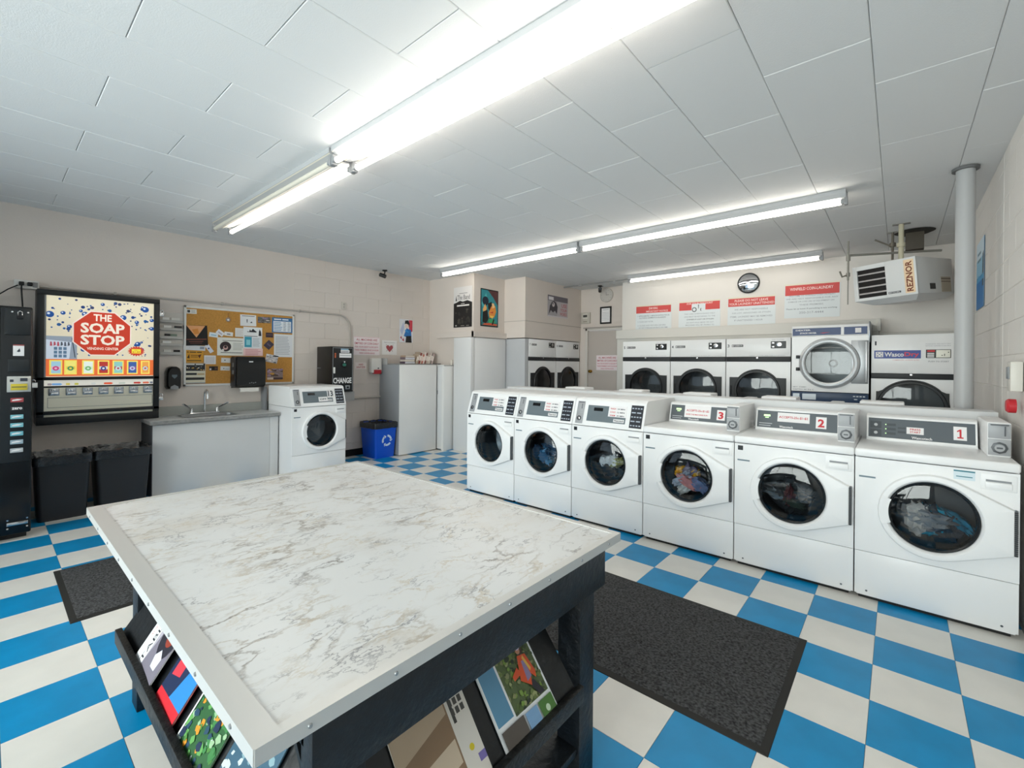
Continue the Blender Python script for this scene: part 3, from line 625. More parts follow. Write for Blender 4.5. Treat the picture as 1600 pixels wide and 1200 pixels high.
# ------------------------------------------------------------------ tumble dryers
DG = glassmat('#b4b9bb', .01, .04)
def rpoly(x0, x1, z0, z1): return [(x0, z0), (x1, z0), (x1, z1), (x0, z1)]
def dryer(loc, rz, w, h, num, label, brandtxt='HUEBSCH', kind='std', group='tumble dryers'):
    t = thing('tumble_dryer', label, 'dryer', loc, rz, group)
    ins = .004; zc = 1.105 if kind == 'std' else .985; r = .285 if kind == 'std' else .31; c = (w/2, zc)
    bz0, bz1 = (1.49, 1.555) if kind == 'std' else (1.305, 1.365)
    M().box(ins, .02, .02, .62, .05, h-.001).box(w-.02, w-ins, .02, .62, .05, h-.001).box(ins, w-ins, .6, .62, .05, h-.001).box(ins, w-ins, 0.02, .62, h-.02, h-.001).box(ins+.02, w-.03, .05, .6, 0, .06).build('cabinet', WHITE2, t, smooth=False)
    M().box(ins, w-ins, 0, .022, bz1, h, .004).build('control_panel', WHITE, t)
    b = M().box(ins, w-ins, -.006, .02, bz0, bz1, .004).build('trim_band', DK, t)
    M().lathe([(.012, -.006), (.012, -.012), (.006, -.013)], (w*.5, 0, bz1-.015), 'y', 14).build('lock', CHROME, b)
    lo = rpoly(ins, w-ins, .08, bz0-.002)
    sh = .175; rect = rpoly(.05, w-.05, zc-sh, zc+sh)
    An = angles(c, lo+rect, 56)
    rd = r-.045
    M().loft([star(c, An, lo, 0, .022), star(c, An, lo, 0, .001), ring(c, An, r-.01, .001), ring(c, An, r-.02, .05)]).build('front_panel', WHITE, t)
    # black surround = circle united with a rectangle
    def uni(off, y): return [(c[0]+q*math.cos(a), y, c[1]+q*math.sin(a)) for a in An for q in [max(r, ray_poly(c, a, rect))-off]]
    d = M().loft([uni(0, 0), uni(0, -.008), uni(.004, -.012), ring(c, An, r-.012, -.012), ring(c, An, r-.02, -.03), ring(c, An, rd+.004, -.03), ring(c, An, rd, -.01), ring(c, An, rd, .02)]).build('door', mat('#232527', .42), t)
    M().lathe([(.0001, -.022), (rd*.5, -.02), (rd*.85, -.012), (rd, -.008)], (c[0], 0, c[1]), 'y', 40, False, False).build('door_glass', DG, d)
    M().box(.06, .075, -.03, -.008, zc-.06, zc+.06, .004).build('door_handle', DK, d)
    M().loft([ring(c, An, rd, .03), ring(c, An, .30, .05), ring(c, An, .30, .5), ring(c, An, .01, .5)], False, True).build('drum', mat('#9b9da0', .45, .6), t)
    if kind == 'std':
        m = M(); text(m, num, .02, .045, h-.115, h-.075, -.0008, .02); m.build('number', INK, t, smooth=False)
        m = M(); m.box(.075, .215, -.003, 0, h-.11, h-.08, .001, 1); m.mi = 1; text(m, brandtxt, .10, .205, h-.102, h-.088, -.0038, .03); m.lathe([(.009, -.003), (.009, -.0045)], (.088, 0, h-.095), 'y', 12); m.build('name_plate', [BLACK, PAPER], t, smooth=False)
        m = M(); m.box(w-.225, w-.055, -.006, 0, h-.135, h-.045, .002, 1); m.mi = 1; m.lathe([(.028, -.006), (.028, -.016), (.016, -.018)], (w-.13, 0, h-.085), 'y', 20); m.box(w-.215, w-.185, -.012, -.006, h-.075, h-.055, .002).box(w-.215, w-.185, -.012, -.006, h-.125, h-.105, .002)
        m.mi = 0; m.box(w-.133, w-.127, -.020, -.016, h-.1, h-.07); m.build('coin_meter', [BLACK, CHROME], t)
        m = M()
        text(m, 'PUSH TO START', w-.215, w-.075, h-.028, h-.020, -.0008, .01); text(m, 'OPEN DOOR BEFORE LOADING', w*.38, w-.06, bz1+.012, bz1+.018, -.0008, .005)
        m.build('small_print', mat('#9da0a4', .5), t, smooth=False)
    return t
for x, num, lab in ((-3.335, '5', 'white tumble dryer number 5, beside the niche door'), (-2.566, '4', 'white tumble dryer number 4, between dryers 5 and 3'), (-1.797, '3', 'white tumble dryer number 3, directly left of the round steel dryer door')):
    dryer((x, 6.6, 0), 0, .767, 1.797, num, lab, group='dryers numbered 3 to 5')
# dryers 7 and 8 in the alcove face +x
dryer((-4.78, 6.02, 0), PI/2, .80, 1.862, '7', 'white tumble dryer number 7 in the alcove beside the grey side panel', group='alcove dryers')
dryer((-4.78, 6.825, 0), PI/2, .80, 1.862, '8', 'white tumble dryer number 8 in the alcove beside the niche door', group='alcove dryers')
tag(M().box(-5.23, -4.785, 5.92, 5.95, 0, 1.862, .003).box(-4.815, -4.785, 5.95, 6.01, 0, 1.862, .002).build('side_panel', GREYW), 'plain grey side panel closing the left end of alcove dryer 7', 'panel')
# the wide lint-brand dryer
wd = dryer((-.243, 6.6, 0), 0, .70, 1.796, '1', 'white tumble dryer number 1 with a blue and red name plate beside the pipe column', kind='wasco', group='dryers at the back wall')
h = 1.796
m = M(); text(m, '1', .035, .05, h-.115, h-.07, -.0008, .02); m.build('number', INK, wd, smooth=False)
m = M(); m.mi = 0; m.box(.03, .425, -.002, 0, h-.265, h-.175); m.mi = 1; text(m, 'Wasco', .12, .285, h-.245, h-.195, -.0028, .025); m.box(.043, .11, -.0026, -.002, h-.25, h-.19); m.mi = 2; text(m, 'Dry', .29, .41, h-.255, h-.195, -.0028, .025); m.mi = 0
for a, b in ((.06, .237), (.093, .237), (.077, .22), (.06, .203), (.093, .203)): m.lathe([(.006, -.0026), (.006, -.003)], (a, 0, h-b), 'y', 10)
m.build('name_plate', [mat('#1d3d8f', .35), PAPER, mat('#d3304a', .4)], wd, smooth=False)
m = M(); m.box(.465, .66, -.006, 0, h-.26, h-.17, .003); m.mi = 1; m.box(.545, .655, -.008, -.006, h-.255, h-.175, .002); m.mi = 2; m.box(.475, .535, -.0085, -.006, h-.195, h-.175, .001); m.mi = 3
for i in range(3): m.box(.475, .53, -.0085, -.006, h-.217-i*.018, h-.205-i*.018, .001)
m.mi = 0; m.box(.585, .598, -.0095, -.008, h-.235, h-.228).box(.607, .613, -.0095, -.008, h-.24, h-.215).lathe([(.005, -.008), (.005, -.0095)], (.64, 0, h-.20), 'y', 10)
m.build('coin_meter', [BLACK, mat('#b9b6ab', .35, .5), RED, PAPER], wd, smooth=False)
m = M(); text(m, 'PUSH TO START', .485, .645, h-.305, h-.290, -.0008, .01)
m.build('small_print', mat('#8e9195', .5), wd, smooth=False)
m = M(); text(m, 'COMMERCIAL LAUNDRY & DRY', .19, .415, h-.288, h-.276, -.0008, .01); m.build('red_print', mat('#d9a4a4', .5), wd, smooth=False)
m = M(); text(m, 'WARNING: DO NOT DRY', .46, .66, h-.115, h-.104, -.0008, .008); text(m, 'ARTICLES CLEANED IN SOLVENT', .46, .66, h-.135, h-.124, -.0008, .008); m.build('warning_print', mat('#b4b6b8', .5), wd, smooth=False)
tag(M().box(.459, .485, 6.6, 7.18, 0, 1.80, .002).build('filler_panel', BLACKM), 'narrow black filler panel between dryer 1 and the grey pipe', 'panel')
# round stainless door machine
dx = thing('tumble_dryer', 'stacked dryer with a big round stainless steel door and navy name strip', 'dryer', (-1.02, 6.56, 0), 0, 'dryers at the back wall')
w = .765; h = 1.93; c = (.385, 1.475); rect = rpoly(.003, w-.003, 1.13, 1.80); An = angles(c, rect, 56)
M().box(.003, .02, .02, .64, .05, h-.02).box(w-.02, w-.003, .02, .64, .05, h-.02).box(.003, w-.003, .62, .64, .05, h-.02).box(.003, w-.003, .02, .64, h-.03, h-.02).box(.03, w-.03, .05, .6, 0, .06).build('cabinet', mat('#3c3e41', .5), dx, smooth=False)
M().loft([star(c, An, rect, 0, .022), star(c, An, rect, 0, 0), ring(c, An, .26, 0), ring(c, An, .255, .05)]).build('front_panel', WHITE, dx)
M().box(.003, w-.003, 0, .022, 1.802, h, .003).build('name_panel', WHITE, dx)
m = M(); m.mi = 0; m.box(.012, .50, -.003, 0, 1.812, 1.90, .001, 1).box(.53, .745, -.003, 0, 1.812, 1.90, .001, 1)
m.mi = 1; text(m, 'DEXTER', .045, .20, 1.868, 1.886, -.0038, .03); text(m, 'STACK DRYER', .09, .26, 1.83, 1.85, -.0038, .03); m.box(.635, .69, -.005, -.003, 1.83, 1.885); m.mi = 2; m.patch([(.29, 1.838), (.40, 1.846), (.33, 1.834)], -.0038)
m.build('name_strip', [mat('#1d3a6b', .35), PAPER, RED], dx, smooth=False)
d = M().loft([ring(c, An, .30, 0), ring(c, An, .303, -.02), ring(c, An, .295, -.04), ring(c, An, .275, -.048), ring(c, An, .262, -.035), ring(c, An, .252, -.045), ring(c, An, .238, -.04), ring(c, An, .235, -.01)]).build('door', mat('#cfd1d3', .3, .6), dx)
M().lathe([(.0001, -.02), (.15, -.018), (.236, -.012)], (c[0], 0, c[1]), 'y', 40, False, False).build('door_glass', DG, d)
M().box(.055, .09, -.045, 0, 1.38, 1.42, .004).box(.055, .09, -.045, 0, 1.53, 1.57, .004).build('door_hinge', DK, d)
M().box(.60, .755, -.014, 0, 1.24, 1.74, .004).build('door_plate', mat('#a7aaad', .35, .6), dx)
M().box(.73, .75, -.035, -.014, 1.26, 1.72, .006).build('door_handle', mat('#c9cbcd', .3, .5), d)
pd = mat('#a9abac', .38, .7, bump=.8, bscale=60)
M().loft([ring(c, An, .24, .03), ring(c, An, .31, .06), ring(c, An, .31, .5), ring(c, An, .05, .5), ring(c, An, .03, .46), ring(c, An, .005, .46)], False, True).build('drum', pd, dx)
m = M(); m.box(.003, w-.003, -.002, .02, .99, 1.122, .003); m.mi = 1
for i in range(4): m.box(.62+i*.03, .64+i*.03, -.004, -.002, 1.085, 1.095)
m.box(.63, .66, -.004, -.002, 1.05, 1.06).box(.02, .09, -.005, -.002, 1.02, 1.10).box(.12, .26, -.005, -.002, 1.03, 1.10)
m.build('lower_panel', [mat('#2b4160', .35), mat('#aeb4ba', .3, .5)], dx)
m = M(); text(m, 'DEPTH 30 IN C', .02, .24, 1.145, 1.158, -.0008, .01); text(m, 'SET TEMP', .02, .16, 1.175, 1.185, -.0008, .01); m.build('small_print', mat('#8e9195', .5), dx, smooth=False)
rect2 = rpoly(.003, w-.003, .08, .985); c2 = (.385, .55); A2 = angles(c2, rect2, 48)
M().loft([star(c2, A2, rect2, 0, .022), star(c2, A2, rect2, 0, 0), ring(c2, A2, .26, 0), ring(c2, A2, .255, .05)]).build('lower_front_panel', WHITE, dx)
d2_ = M().loft([ring(c2, A2, .30, 0), ring(c2, A2, .303, -.02), ring(c2, A2, .275, -.045), ring(c2, A2, .238, -.04), ring(c2, A2, .235, -.01)]).build('lower_door', STEEL, dx)
M().lathe([(.0001, -.02), (.15, -.018), (.236, -.012)], (c2[0], 0, c2[1]), 'y', 40, False, False).build('door_glass', DG, d2_)
M().loft([ring(c2, A2, .24, .03), ring(c2, A2, .31, .06), ring(c2, A2, .31, .5), ring(c2, A2, .005, .5)], False, True).build('lower_drum', pd, dx)
M().box(w-.006, w+.006, -.004, .6, 1.72, 1.955, .002).build('bracket', DSTEEL, dx)

# ------------------------------------------------------------------ steel pipe column
co = thing('column', 'round grey painted steel column from the washer ledge to the ceiling', 'column', (.362, 4.66, 0))
M().lathe([(.053, 0), (.053, ZC-.012)], (0, 0, 0), 'z', 36).build('post', mat('#b3b4b5', .45), co)
M().lathe([(.075, ZC-.022), (.075, ZC-.003)], (0, 0, 0), 'z', 24).build('cap_plate', mat('#6b6c6d', .6), co)
M().lathe([(.08, 0), (.08, .012)], (0, 0, 0), 'z', 24).build('base_plate', mat('#8c8d8e', .6), co)

# ------------------------------------------------------------------ gas unit heater under the ceiling
ht = thing('unit_heater', 'white gas unit heater with black louvres hanging in the rear right corner', 'heater')
ux = Vector((.94, -.338, .0446)).normalized(); uy = Vector((.355, .930, .095)); uy = (uy-ux*uy.dot(ux)).normalized(); uz = ux.cross(uy)
Rm = Matrix((( ux.x, uy.x, uz.x, 0), (ux.y, uy.y, uz.y, 0), (ux.z, uy.z, uz.z, 0), (0, 0, 0, 1)))
ht.matrix_world = Matrix.Translation((.116, 6.0, 2.54)) @ Rm
HW, HH, HD = .545, .375, .95
HM = mat('#dfe0e0', .35)
# body prism with opening on the left half of the front
m = M(); m.box(-HW, 0, .03, HD, -HH, 0, .006); m.box(-.255, 0, -.001, .03, -HH, 0, .003); m.box(-HW, -.505, -.001, .03, -HH, 0, .003); m.box(-.505, -.255, -.001, .03, -.045, 0); m.box(-.505, -.255, -.001, .03, -HH, -HH+.03)
m.build('casing', HM, ht)
M().box(-.505, -.255, .02, .031, -HH+.03, -.045).build('louvre_backing', mat('#15100f', .7), ht, smooth=False)
for i in range(4):
    z = -.10-i*.068; m = M(Matrix.Translation((0, .004, z)) @ Matrix.Rotation(.55, 4, 'X')); m.box(-.503, -.257, -.004, .03, -.003, .003, .001); m.build('louvre_slat', mat('#cfc9c9', .4), ht)
m = M(); m.prism([(.0, -HH), (HD, -HH), (HD*.93, -HH-.02), (.16, -HH-.085)], -HW, 0); m = M().add([(-HW, 0, -HH), (0, 0, -HH), (0, HD, -HH), (-HW, HD, -HH), (-HW+.12, .12, -HH-.055), (-.06, .12, -HH-.055), (-.06, HD-.1, -HH-.055), (-HW+.12, HD-.1, -HH-.055)], [(0, 1, 5, 4), (1, 2, 6, 5), (2, 3, 7, 6), (3, 0, 4, 7), (4, 5, 6, 7)]).build('bottom_pan', HM, ht, smooth=False)
m = M(); m.box(-.098, -.018, -.0022, -.001, -HH+.02, -.02); m.mi = 1; text(m, 'REZNOR', -.085, -.032, -HH+.035, -.035, -.0032, .03, vert=True); m.build('name_plate', [mat('#efd3ae', .4), mat('#7a3413', .4)], ht, smooth=False)
m = M(); m.box(-.24, -.135, -.0022, -.001, -HH+.035, -HH+.055); m.mi = 1; text(m, 'MODEL', -.235, -.14, -HH+.039, -HH+.051, -.003, .01); m.build('model_label', [INK, PAPER], ht, smooth=False)
M().box(0, .002, .30, .44, -.33, -.27).build('vent_label', BLACK, ht, smooth=False)
m = M(); m.box(0, .002, .60, .86, -.36, -.20); m.mi = 1; m.box(.002, .0026, .60, .86, -.225, -.215).box(.002, .0026, .60, .86, -.255, -.247); m.build('rating_label', [mat('#b5aa98', .5), mat('#5b4540', .5)], ht, smooth=False)
M().tube(arc((-.10, -HH-.05), .0, 0, 1, 1)+[(-.26+.05*i, .1+.03*i, -HH-.055-.03*math.sin(i/6*PI)) for i in range(7)], .003, 6).build('loose_wire', mat('#7a7a76', .5), ht)
# hangers, gas pipe and flue of the heater (separate things fixed to the ceiling)
pg = mat('#8d8b84', .45, .3)
t = thing('gas_pipe', 'thin grey gas pipe with valve and fittings above the unit heater', 'pipe', (0, 0, 0))
M().tube([(-.42, 6.02, 2.36), (-.42, 6.02, 2.78)], .010, 10).tube([(-.42, 6.02, 2.625), (.18, 6.4, 2.655), (.33, 6.5, 2.66)], .012, 10).tube([(-.42, 6.02, 2.36), (-.42, 6.02, 2.10)], .005, 8).build('pipe_run', pg, t)
M().lathe([(.02, -.03), (.02, .03)], (-.42, 6.02, 2.60), 'z', 12).lathe([(.018, -.02), (.018, .02)], (-.42, 6.02, 2.42), 'z', 12).build('fitting', pg, t)
M().tube([(-.42, 6.02, 2.42), (-.47, 6.0, 2.40), (-.49, 5.99, 2.46)], .009, 8).build('shutoff_valve', mat('#6f6a60', .5, .3), t)
M().tube([(-.06, 6.4, 2.60), (-.06, 6.4, ZC-.005)], .012, 10).lathe([(.028, -.02), (.028, .02)], (-.06, 6.4, 2.76), 'z', 12).tube([(-.06, 6.4, 2.74), (-.21, 6.36, 2.83)], .009, 8).build('riser', mat('#6d675d', .5, .3), t)
M().lathe([(.05, ZC-.006), (.05, ZC-.001)], (-.06, 6.4, 0), 'z', 16).build('ceiling_flange', mat('#aaa9a6', .5), t)
t = thing('threaded_hanger', 'pale conduit hanger dropping from the ceiling onto the heater top', 'hanger', (.01, 5.95, 0))
M().tube([(0, .12, 2.50), (0, .12, ZC-.004)], .022, 12).lathe([(.035, 2.66), (.035, 2.70)], (0, .12, 0), 'z', 14).build('rod', mat('#b9b39c', .5), t)
M().box(-.07, .07, .09, .15, ZC-.008, ZC-.001).build('ceiling_plate', mat('#8e8c88', .5), t)
t = thing('flue', 'dark square vent stub with a black soot-edged collar at the ceiling above the heater', 'vent', (.12, 6.5, 0))
M().box(-.075, .075, -.08, .08, 2.69, ZC-.02, .004).build('duct', mat('#4e483f', .6), t)
M().lathe([(.12, ZC-.025), (.17, ZC-.004)], (0, 0, 0), 'z', 24).build('collar', mat('#33302c', .8), t)

# ------------------------------------------------------------------ left wall: change machine, signs, dispensers
AX = XL
t = thing('change_machine', 'black change machine with white CHANGE lettering on the left wall', 'change machine', (-5.92, 3.10, 0), PI/2)
M().box(0, .33, .0, .415, 1.015, 1.648, .005).build('cabinet', mat('#191512', .4), t)
dr = M().box(.012, .323, -.012, 0, 1.03, 1.635, .003).build('door', mat('#1c1d1e', .4), t)
M().box(.012, .018, -.016, -.012, 1.03, 1.635).box(.305, .311, -.016, -.012, 1.03, 1.635).box(.012, .311, -.016, -.012, 1.626, 1.632).build('door_edge_strip', STEEL, dr, smooth=False)
m = M(); text(m, 'CHANGE', .022, .295, 1.135, 1.215, -.0135, .03); m.build('lettering', PAPER, dr, smooth=False)
m = M(); m.box(.11, .29, -.014, -.012, 1.495, 1.555); m.box(.13, .26, -.014, -.012, 1.565, 1.60); m.mi = 1; m.box(.13, .245, -.0145, -.012, 1.602, 1.62); m.mi = 2; m.box(.135, .25, -.0146, -.014, 1.575, 1.588).box(.12, .28, -.0146, -.014, 1.52, 1.528); m.build('instruction_labels', [PAPER, mat('#8fb2c9', .4), mat('#9c9fa3', .5)], dr, smooth=False)
m = M(); m.lathe([(.05, -.012), (.05, -.02), (.04, -.022)], (.18, 0, 1.40), 'y', 24); m.mi = 1; m.patch([(.15, 1.40), (.18, 1.42), (.21, 1.40), (.20, 1.375), (.16, 1.375)], -.023); m.mi = 2; m.lathe([(.010, -.022), (.010, -.025)], (.182, 0, 1.435), 'y', 12); m.build('bill_slot_badge', [BLACK, mat('#2f6f5f', .4), PAPER], dr, smooth=False)
m = M(); m.lathe([(.012, -.012), (.012, -.016)], (.05, 0, 1.545), 'y', 14); m.box(.04, .06, -.014, -.012, 1.49, 1.53); m.build('indicator', mat('#c0603a', .4), dr)
M().box(.02, .045, -.03, -.012, 1.275, 1.36, .006).build('handle', mat('#e2e0db', .3), dr)
m = M(); m.box(.20, .27, -.02, -.012, 1.05, 1.105, .003); m.mi = 1; m.lathe([(.014, -.02), (.014, -.024)], (.235, 0, 1.078), 'y', 12); m.build('coin_cup', [STEEL, BLACK], dr)
M().box(-.03, .0, .30, .34, 1.34, 1.352).build('side_bracket', STEEL, t, smooth=False)
tag(M().box(XL+.006, XL+.40, 3.12, 3.47, .88, 1.013, .004).build('wall_shelf_block', mat('#a3a19f', .6)), 'grey wooden block supporting the change machine', 'bracket')

def lines(spec): return spec
flat('wall_sign', 'white sign with red lettering about emptied coin machines, right of the change machine', 'sign', (AX+.008, 3.675, 1.545), PI/2, .455, .285, '#eadfe0',
     [('#d98f98', ('r', .01, .99, .97, .985)), ('#b8404f', ('t', 'ALL MACHINES ARE', .1, .9, .78, .90)), ('#b8404f', ('t', 'EMPTIED OF COIN DAILY', .04, .96, .58, .70)), ('#c4606d', ('t', 'FOR YOUR SAFETY & SECURITY', .05, .95, .40, .49)), ('#c4606d', ('t', 'THESE PREMISES HAVE 24 HOUR', .04, .96, .23, .32)), ('#c4606d', ('t', 'VIDEO SURVEILLANCE', .2, .8, .07, .15))], group='coin notices')
h_ = [(.5, .18), (.30, .42), (.26, .56), (.34, .66), (.43, .66), (.5, .57), (.57, .66), (.66, .66), (.74, .56), (.70, .42)]
flat('wall_sign', 'small white notice with a dark red heart drawing', 'sign', (AX+.008, 4.175, 1.56), PI/2, .285, .235, '#e5e2e0', [('#7e7b80', ('t', 'Thank you customers', .12, .88, .80, .88)), ('#a14a50', h_), ('#6b5a5c', blot(['#6b5a5c'], 1, .45, .55, .4, .5, .06, .07)[0][1]), ('#8c6a6c', [(.28, .2), (.36, .3), (.33, .34)]), ('#8c6a6c', [(.72, .2), (.64, .3), (.67, .34)]), ('#8c6a6c', [(.25, .72), (.31, .68), (.28, .64)]), ('#8c6a6c', [(.75, .72), (.69, .68), (.72, .64)])])
flat('poster', 'narrow poster of a dark-haired figure in blue near the left wall corner', 'poster', (AX+.008, 4.505, 1.775), PI/2, .275, .39, '#dcdde2',
     [('#b7bfd9', [(.05, .5), (.3, .9), (.35, .6), (.2, .3)]), ('#c8434f', [(.72, .4), (.97, .5), (.97, .98), (.70, .98)]), ('#2a6fb4', [(.32, .28), (.52, .62), (.86, .55), (.9, .25), (.6, .2)]), ('#1c1c1e', [(.45, 0), (.5, .28), (.88, .3), (.92, 0)]), ('#e8cfc2', ('c', .55, .72, .1)), ('#17181c', [(.38, .78), (.42, .95), (.66, .97), (.76, .82), (.70, .66), (.66, .78), (.48, .82)]), ('#2f8fd0', [(.4, .5), (.7, .42), (.68, .48), (.42, .56)]), ('#b0404c', [(.05, .2), (.15, .28), (.2, .12)]), ('#b0404c', [(.2, .1), (.3, .2), (.36, .04)])])
flat('wall_sign', 'small white card with red hand sanitizer lettering', 'sign', (AX+.008, 3.70, 1.325), PI/2, .195, .105, '#e4d9d5', [('#b23c42', ('t', 'HAND', .33, .72, .56, .82)), ('#b23c42', ('t', 'SANITIZER', .12, .9, .16, .44))])
t = thing('sanitizer_dispenser', 'white hand sanitizer dispenser with a red push bar', 'dispenser', (AX+.005, 3.94, 0), PI/2)
M().box(0, .19, -.085, 0, 1.265, 1.50, .018, 3).build('housing', mat('#dddad4', .35), t)
M().box(.04, .165, -.108, -.03, 1.25, 1.318, .012, 3).build('push_bar', mat('#b32a33', .35), t)
m = M(); m.patch([(.10, 1.335), (.118, 1.355), (.136, 1.335), (.118, 1.328)], -.0865); m.build('drop_mark', INK, t, smooth=False)
t = thing('electrical_conduit', 'thin grey painted conduit running along the left wall and bending down', 'conduit')
pts = [(AX+.02, .34, 2.135), (AX+.02, 3.42, 2.135)]+[(AX+.02, 3.42+.19*math.sin(a), 1.945+.19*math.cos(a)) for a in [i*PI/16 for i in range(1, 9)]]+[(AX+.02, 3.61, 1.02)]
M().tube(pts, .011, 10).build('conduit_pipe', mat('#b7afa8', .55), t)
for y in (.9, 1.9, 2.85): M().box(AX, AX+.034, y-.012, y+.012, 2.118, 2.152, .004).build('strap', mat('#a8a19a', .5), t)
t = thing('wall_pipe', 'horizontal pale pipe low on the left wall above the recycling bin', 'pipe')
M().tube([(AX+.022, 3.42, .885), (AX+.022, 4.14, .885)], .016, 10).build('pipe_run', mat('#c9c1b7', .5), t)
m = M().box(0, .072, -.012, 0, 2.225, 2.335, .003); o = m.build('wall_plate', mat('#cfc8bf', .5)); o.location = (AX+.007, 3.47, 0); o.rotation_euler[2] = PI/2; tag(o, 'small beige blank plate high on the block wall above the conduit', 'wall plate')
m2 = M().box(.02, .05, -.016, -.012, 2.245, 2.275, .002).box(.02, .05, -.016, -.012, 2.285, 2.315, .002).build('outlet_face', mat('#b7b0a8', .5), o)

# towel dispenser
t = thing('towel_dispenser', 'black paper towel dispenser mounted over the lower edge of the cork board', 'dispenser', (AX+.02, 2.005, 0), PI/2)
prof = [(0, 1.095), (-.16, 1.105), (-.205, 1.14), (-.215, 1.3), (-.205, 1.44), (-.17, 1.485), (0, 1.49)]
M().prism([(y, z) for y, z in prof], 0, .325).build('cover', mat('#151617', .35), t)
M().box(-.012, .0, -.17, -.01, 1.12, 1.475, .004).build('side_frame', mat('#26272a', .45), t)
M().box(.13, .175, -.216, -.208, 1.418, 1.432, .001).build('status_window', PAPER, t)
M().box(.05, .26, -.17, -.15, 1.052, 1.10).build('paper_towel', mat('#dcd8d2', .8), t, smooth=False)
m = M(); [m.patch(circ(.14+.022*i, 1.160+.006*(i % 2), .008, 10), -.2125) for i in range(4)]; m.build('maker_mark', mat('#6e7174', .4), t, smooth=False)
for z in (1.36, 1.27): M().box(-.014, -.011, -.13, -.07, z, z+.05).build('side_label', mat('#77797c', .5), t, smooth=False)
# soap dispenser
t = thing('soap_dispenser', 'black wall soap dispenser left of the cork board', 'dispenser', (AX+.005, 1.335, 0), PI/2)
pr = [(.0, .03), (.01, .06), (.02, .085)]
m = M(); out = [(.0, 1.13), (.012, 1.105), (.128, 1.105), (.14, 1.13), (.14, 1.30), (.125, 1.345), (.095, 1.365), (.045, 1.365), (.015, 1.345), (0, 1.30)]
cxx, czz = .07, 1.23
def sc(k, y): return [(cxx+(x-cxx)*k, y, czz+(z-czz)*k) for x, z in out]
m.loft([sc(1, 0), sc(1, -.05), sc(.96, -.085), sc(.8, -.105)], True, True); m.build('housing', mat('#131314', .3), t)
M().patch([(.045, 1.27), (.095, 1.27), (.095, 1.25), (.07, 1.225), (.045, 1.25)], -.1065).build('window', mat('#5f6a70', .2), t, smooth=False)
M().prism([(.03, 1.108), (.11, 1.108), (.105, 1.135), (.07, 1.155), (.035, 1.135)], -.112, -.05, 'y').build('push_lever', mat('#8d8f91', .35), t)

# card racks
t = thing('card_rack', 'clear wall rack of small leaflets between the vending cabinet and the cork board', 'rack', (AX+.004, 1.285, 0), PI/2)
acr = glassmat('#dfe4e4', .08); r_ = random.Random(5)
M().box(0, .21, -.006, 0, 1.49, 1.98, .001, 1).build('back_plate', mat('#cdc7bf', .4), t)
rackz = [1.50, 1.60, 1.68, 1.775, 1.865]
for i, z in enumerate(rackz):
    M().box(0, .21, -.04, -.006, z, z+.006).box(0, .21, -.042, -.038, z, z+.028).build('shelf', mat('#bdbab5', .3), t, smooth=False)
cc = ['#dcd9d2', '#3c3b3a', '#7d8c7c', '#e8e6e2', '#2e2c2b', '#b9b4aa']
for i, (z, x, wv, c) in enumerate(((1.506, .03, .07, 0), (1.506, .125, .06, 4), (1.606, .02, .08, 3), (1.686, .04, .05, 4), (1.686, .095, .06, 2), (1.781, .13, .07, 4), (1.781, .03, .07, 3), (1.871, .10, .08, 0), (1.871, .02, .06, 3))):
    o = M().box(0, wv, -.012, 0, 0, .048).mesh('leaflet', [mat(cc[c], .6)], smooth=False); o = inst('leaflet', o, None, (AX+.03, 1.285+x, z), PI/2)
    tag(o, ['cream leaflet lying in the bottom tray of the clear rack', 'dark leaflet in the bottom tray of the clear rack', 'white leaflet in the second tray from the bottom of the clear rack', 'dark leaflet in the middle tray of the clear rack', 'green-grey leaflet in the middle tray of the clear rack', 'black leaflet in the second tray from the top of the clear rack', 'white leaflet in the second tray from the top of the clear rack', 'cream leaflet at the right of the top tray of the clear rack', 'white leaflet at the left of the top tray of the clear rack'][i], 'leaflet', 'leaflets in the wall rack')

# cork board
t = thing('cork_board', 'large cork notice board with a white frame above the sink', 'notice board', (AX, 1.51, 0), PI/2)
CORK = mat('#c08b44', .85, bump=.5, bscale=200, vary=.12, vscale=60)
M().box(.02, 1.245, -.014, 0, 1.15, 2.055).build('cork_sheet', CORK, t, smooth=False)
M().box(0, 1.265, -.02, 0, 2.052, 2.077, .003).box(0, 1.265, -.02, 0, 1.13, 1.155, .003).box(0, .024, -.02, 0, 1.13, 2.077, .003).box(1.241, 1.265, -.02, 0, 1.13, 2.077, .003).build('frame', mat('#dcdad6', .45), t)
def pin(label, y0, y1, z0, z1, base, shapes=(), tilt=0, cat='paper notice', name='paper_notice', lift=.0):
    return flat(name, label, cat, (AX+.015+lift, y0, z0), PI/2, y1-y0, z1-z0, base, shapes, .0015, 'papers pinned to the cork board', tilt)
def txtl(col, n, x0, x1, z0, z1, r=random.Random(3)):
    out = []; st = (z1-z0)/n
    for i in range(n): out.append((col, ('r', x0, x1-r.uniform(0, .25)*(x1-x0), z0+i*st+st*.25, z0+i*st+st*.65)))
    return out
pin('white business card in the top left corner of the cork board', 1.535, 1.635, 1.985, 2.038, '#e3e0d8', [('#3f4045', ('r', .08, .35, .25, .8))]+txtl('#9a9994', 3, .45, .92, .15, .85), -.03, name='business_card')
pin('black poster with a peach coloured V shape at the left of the cork board', 1.508, 1.748, 1.612, 1.848, '#1a1716', [('#e5a470', [(.14, 1), (.92, .98), (.52, .40)]), ('#d98a3c', [(.35, .8), (.6, .85), (.65, .6), (.45, .55)]), ('#8a4a3a', ('r', .08, .95, .29, .33)), ('#7c4438', ('r', .2, .8, .18, .22)), ('#6e3a30', ('r', .25, .75, .10, .13))], -.06, name='poster', cat='poster', lift=.003)
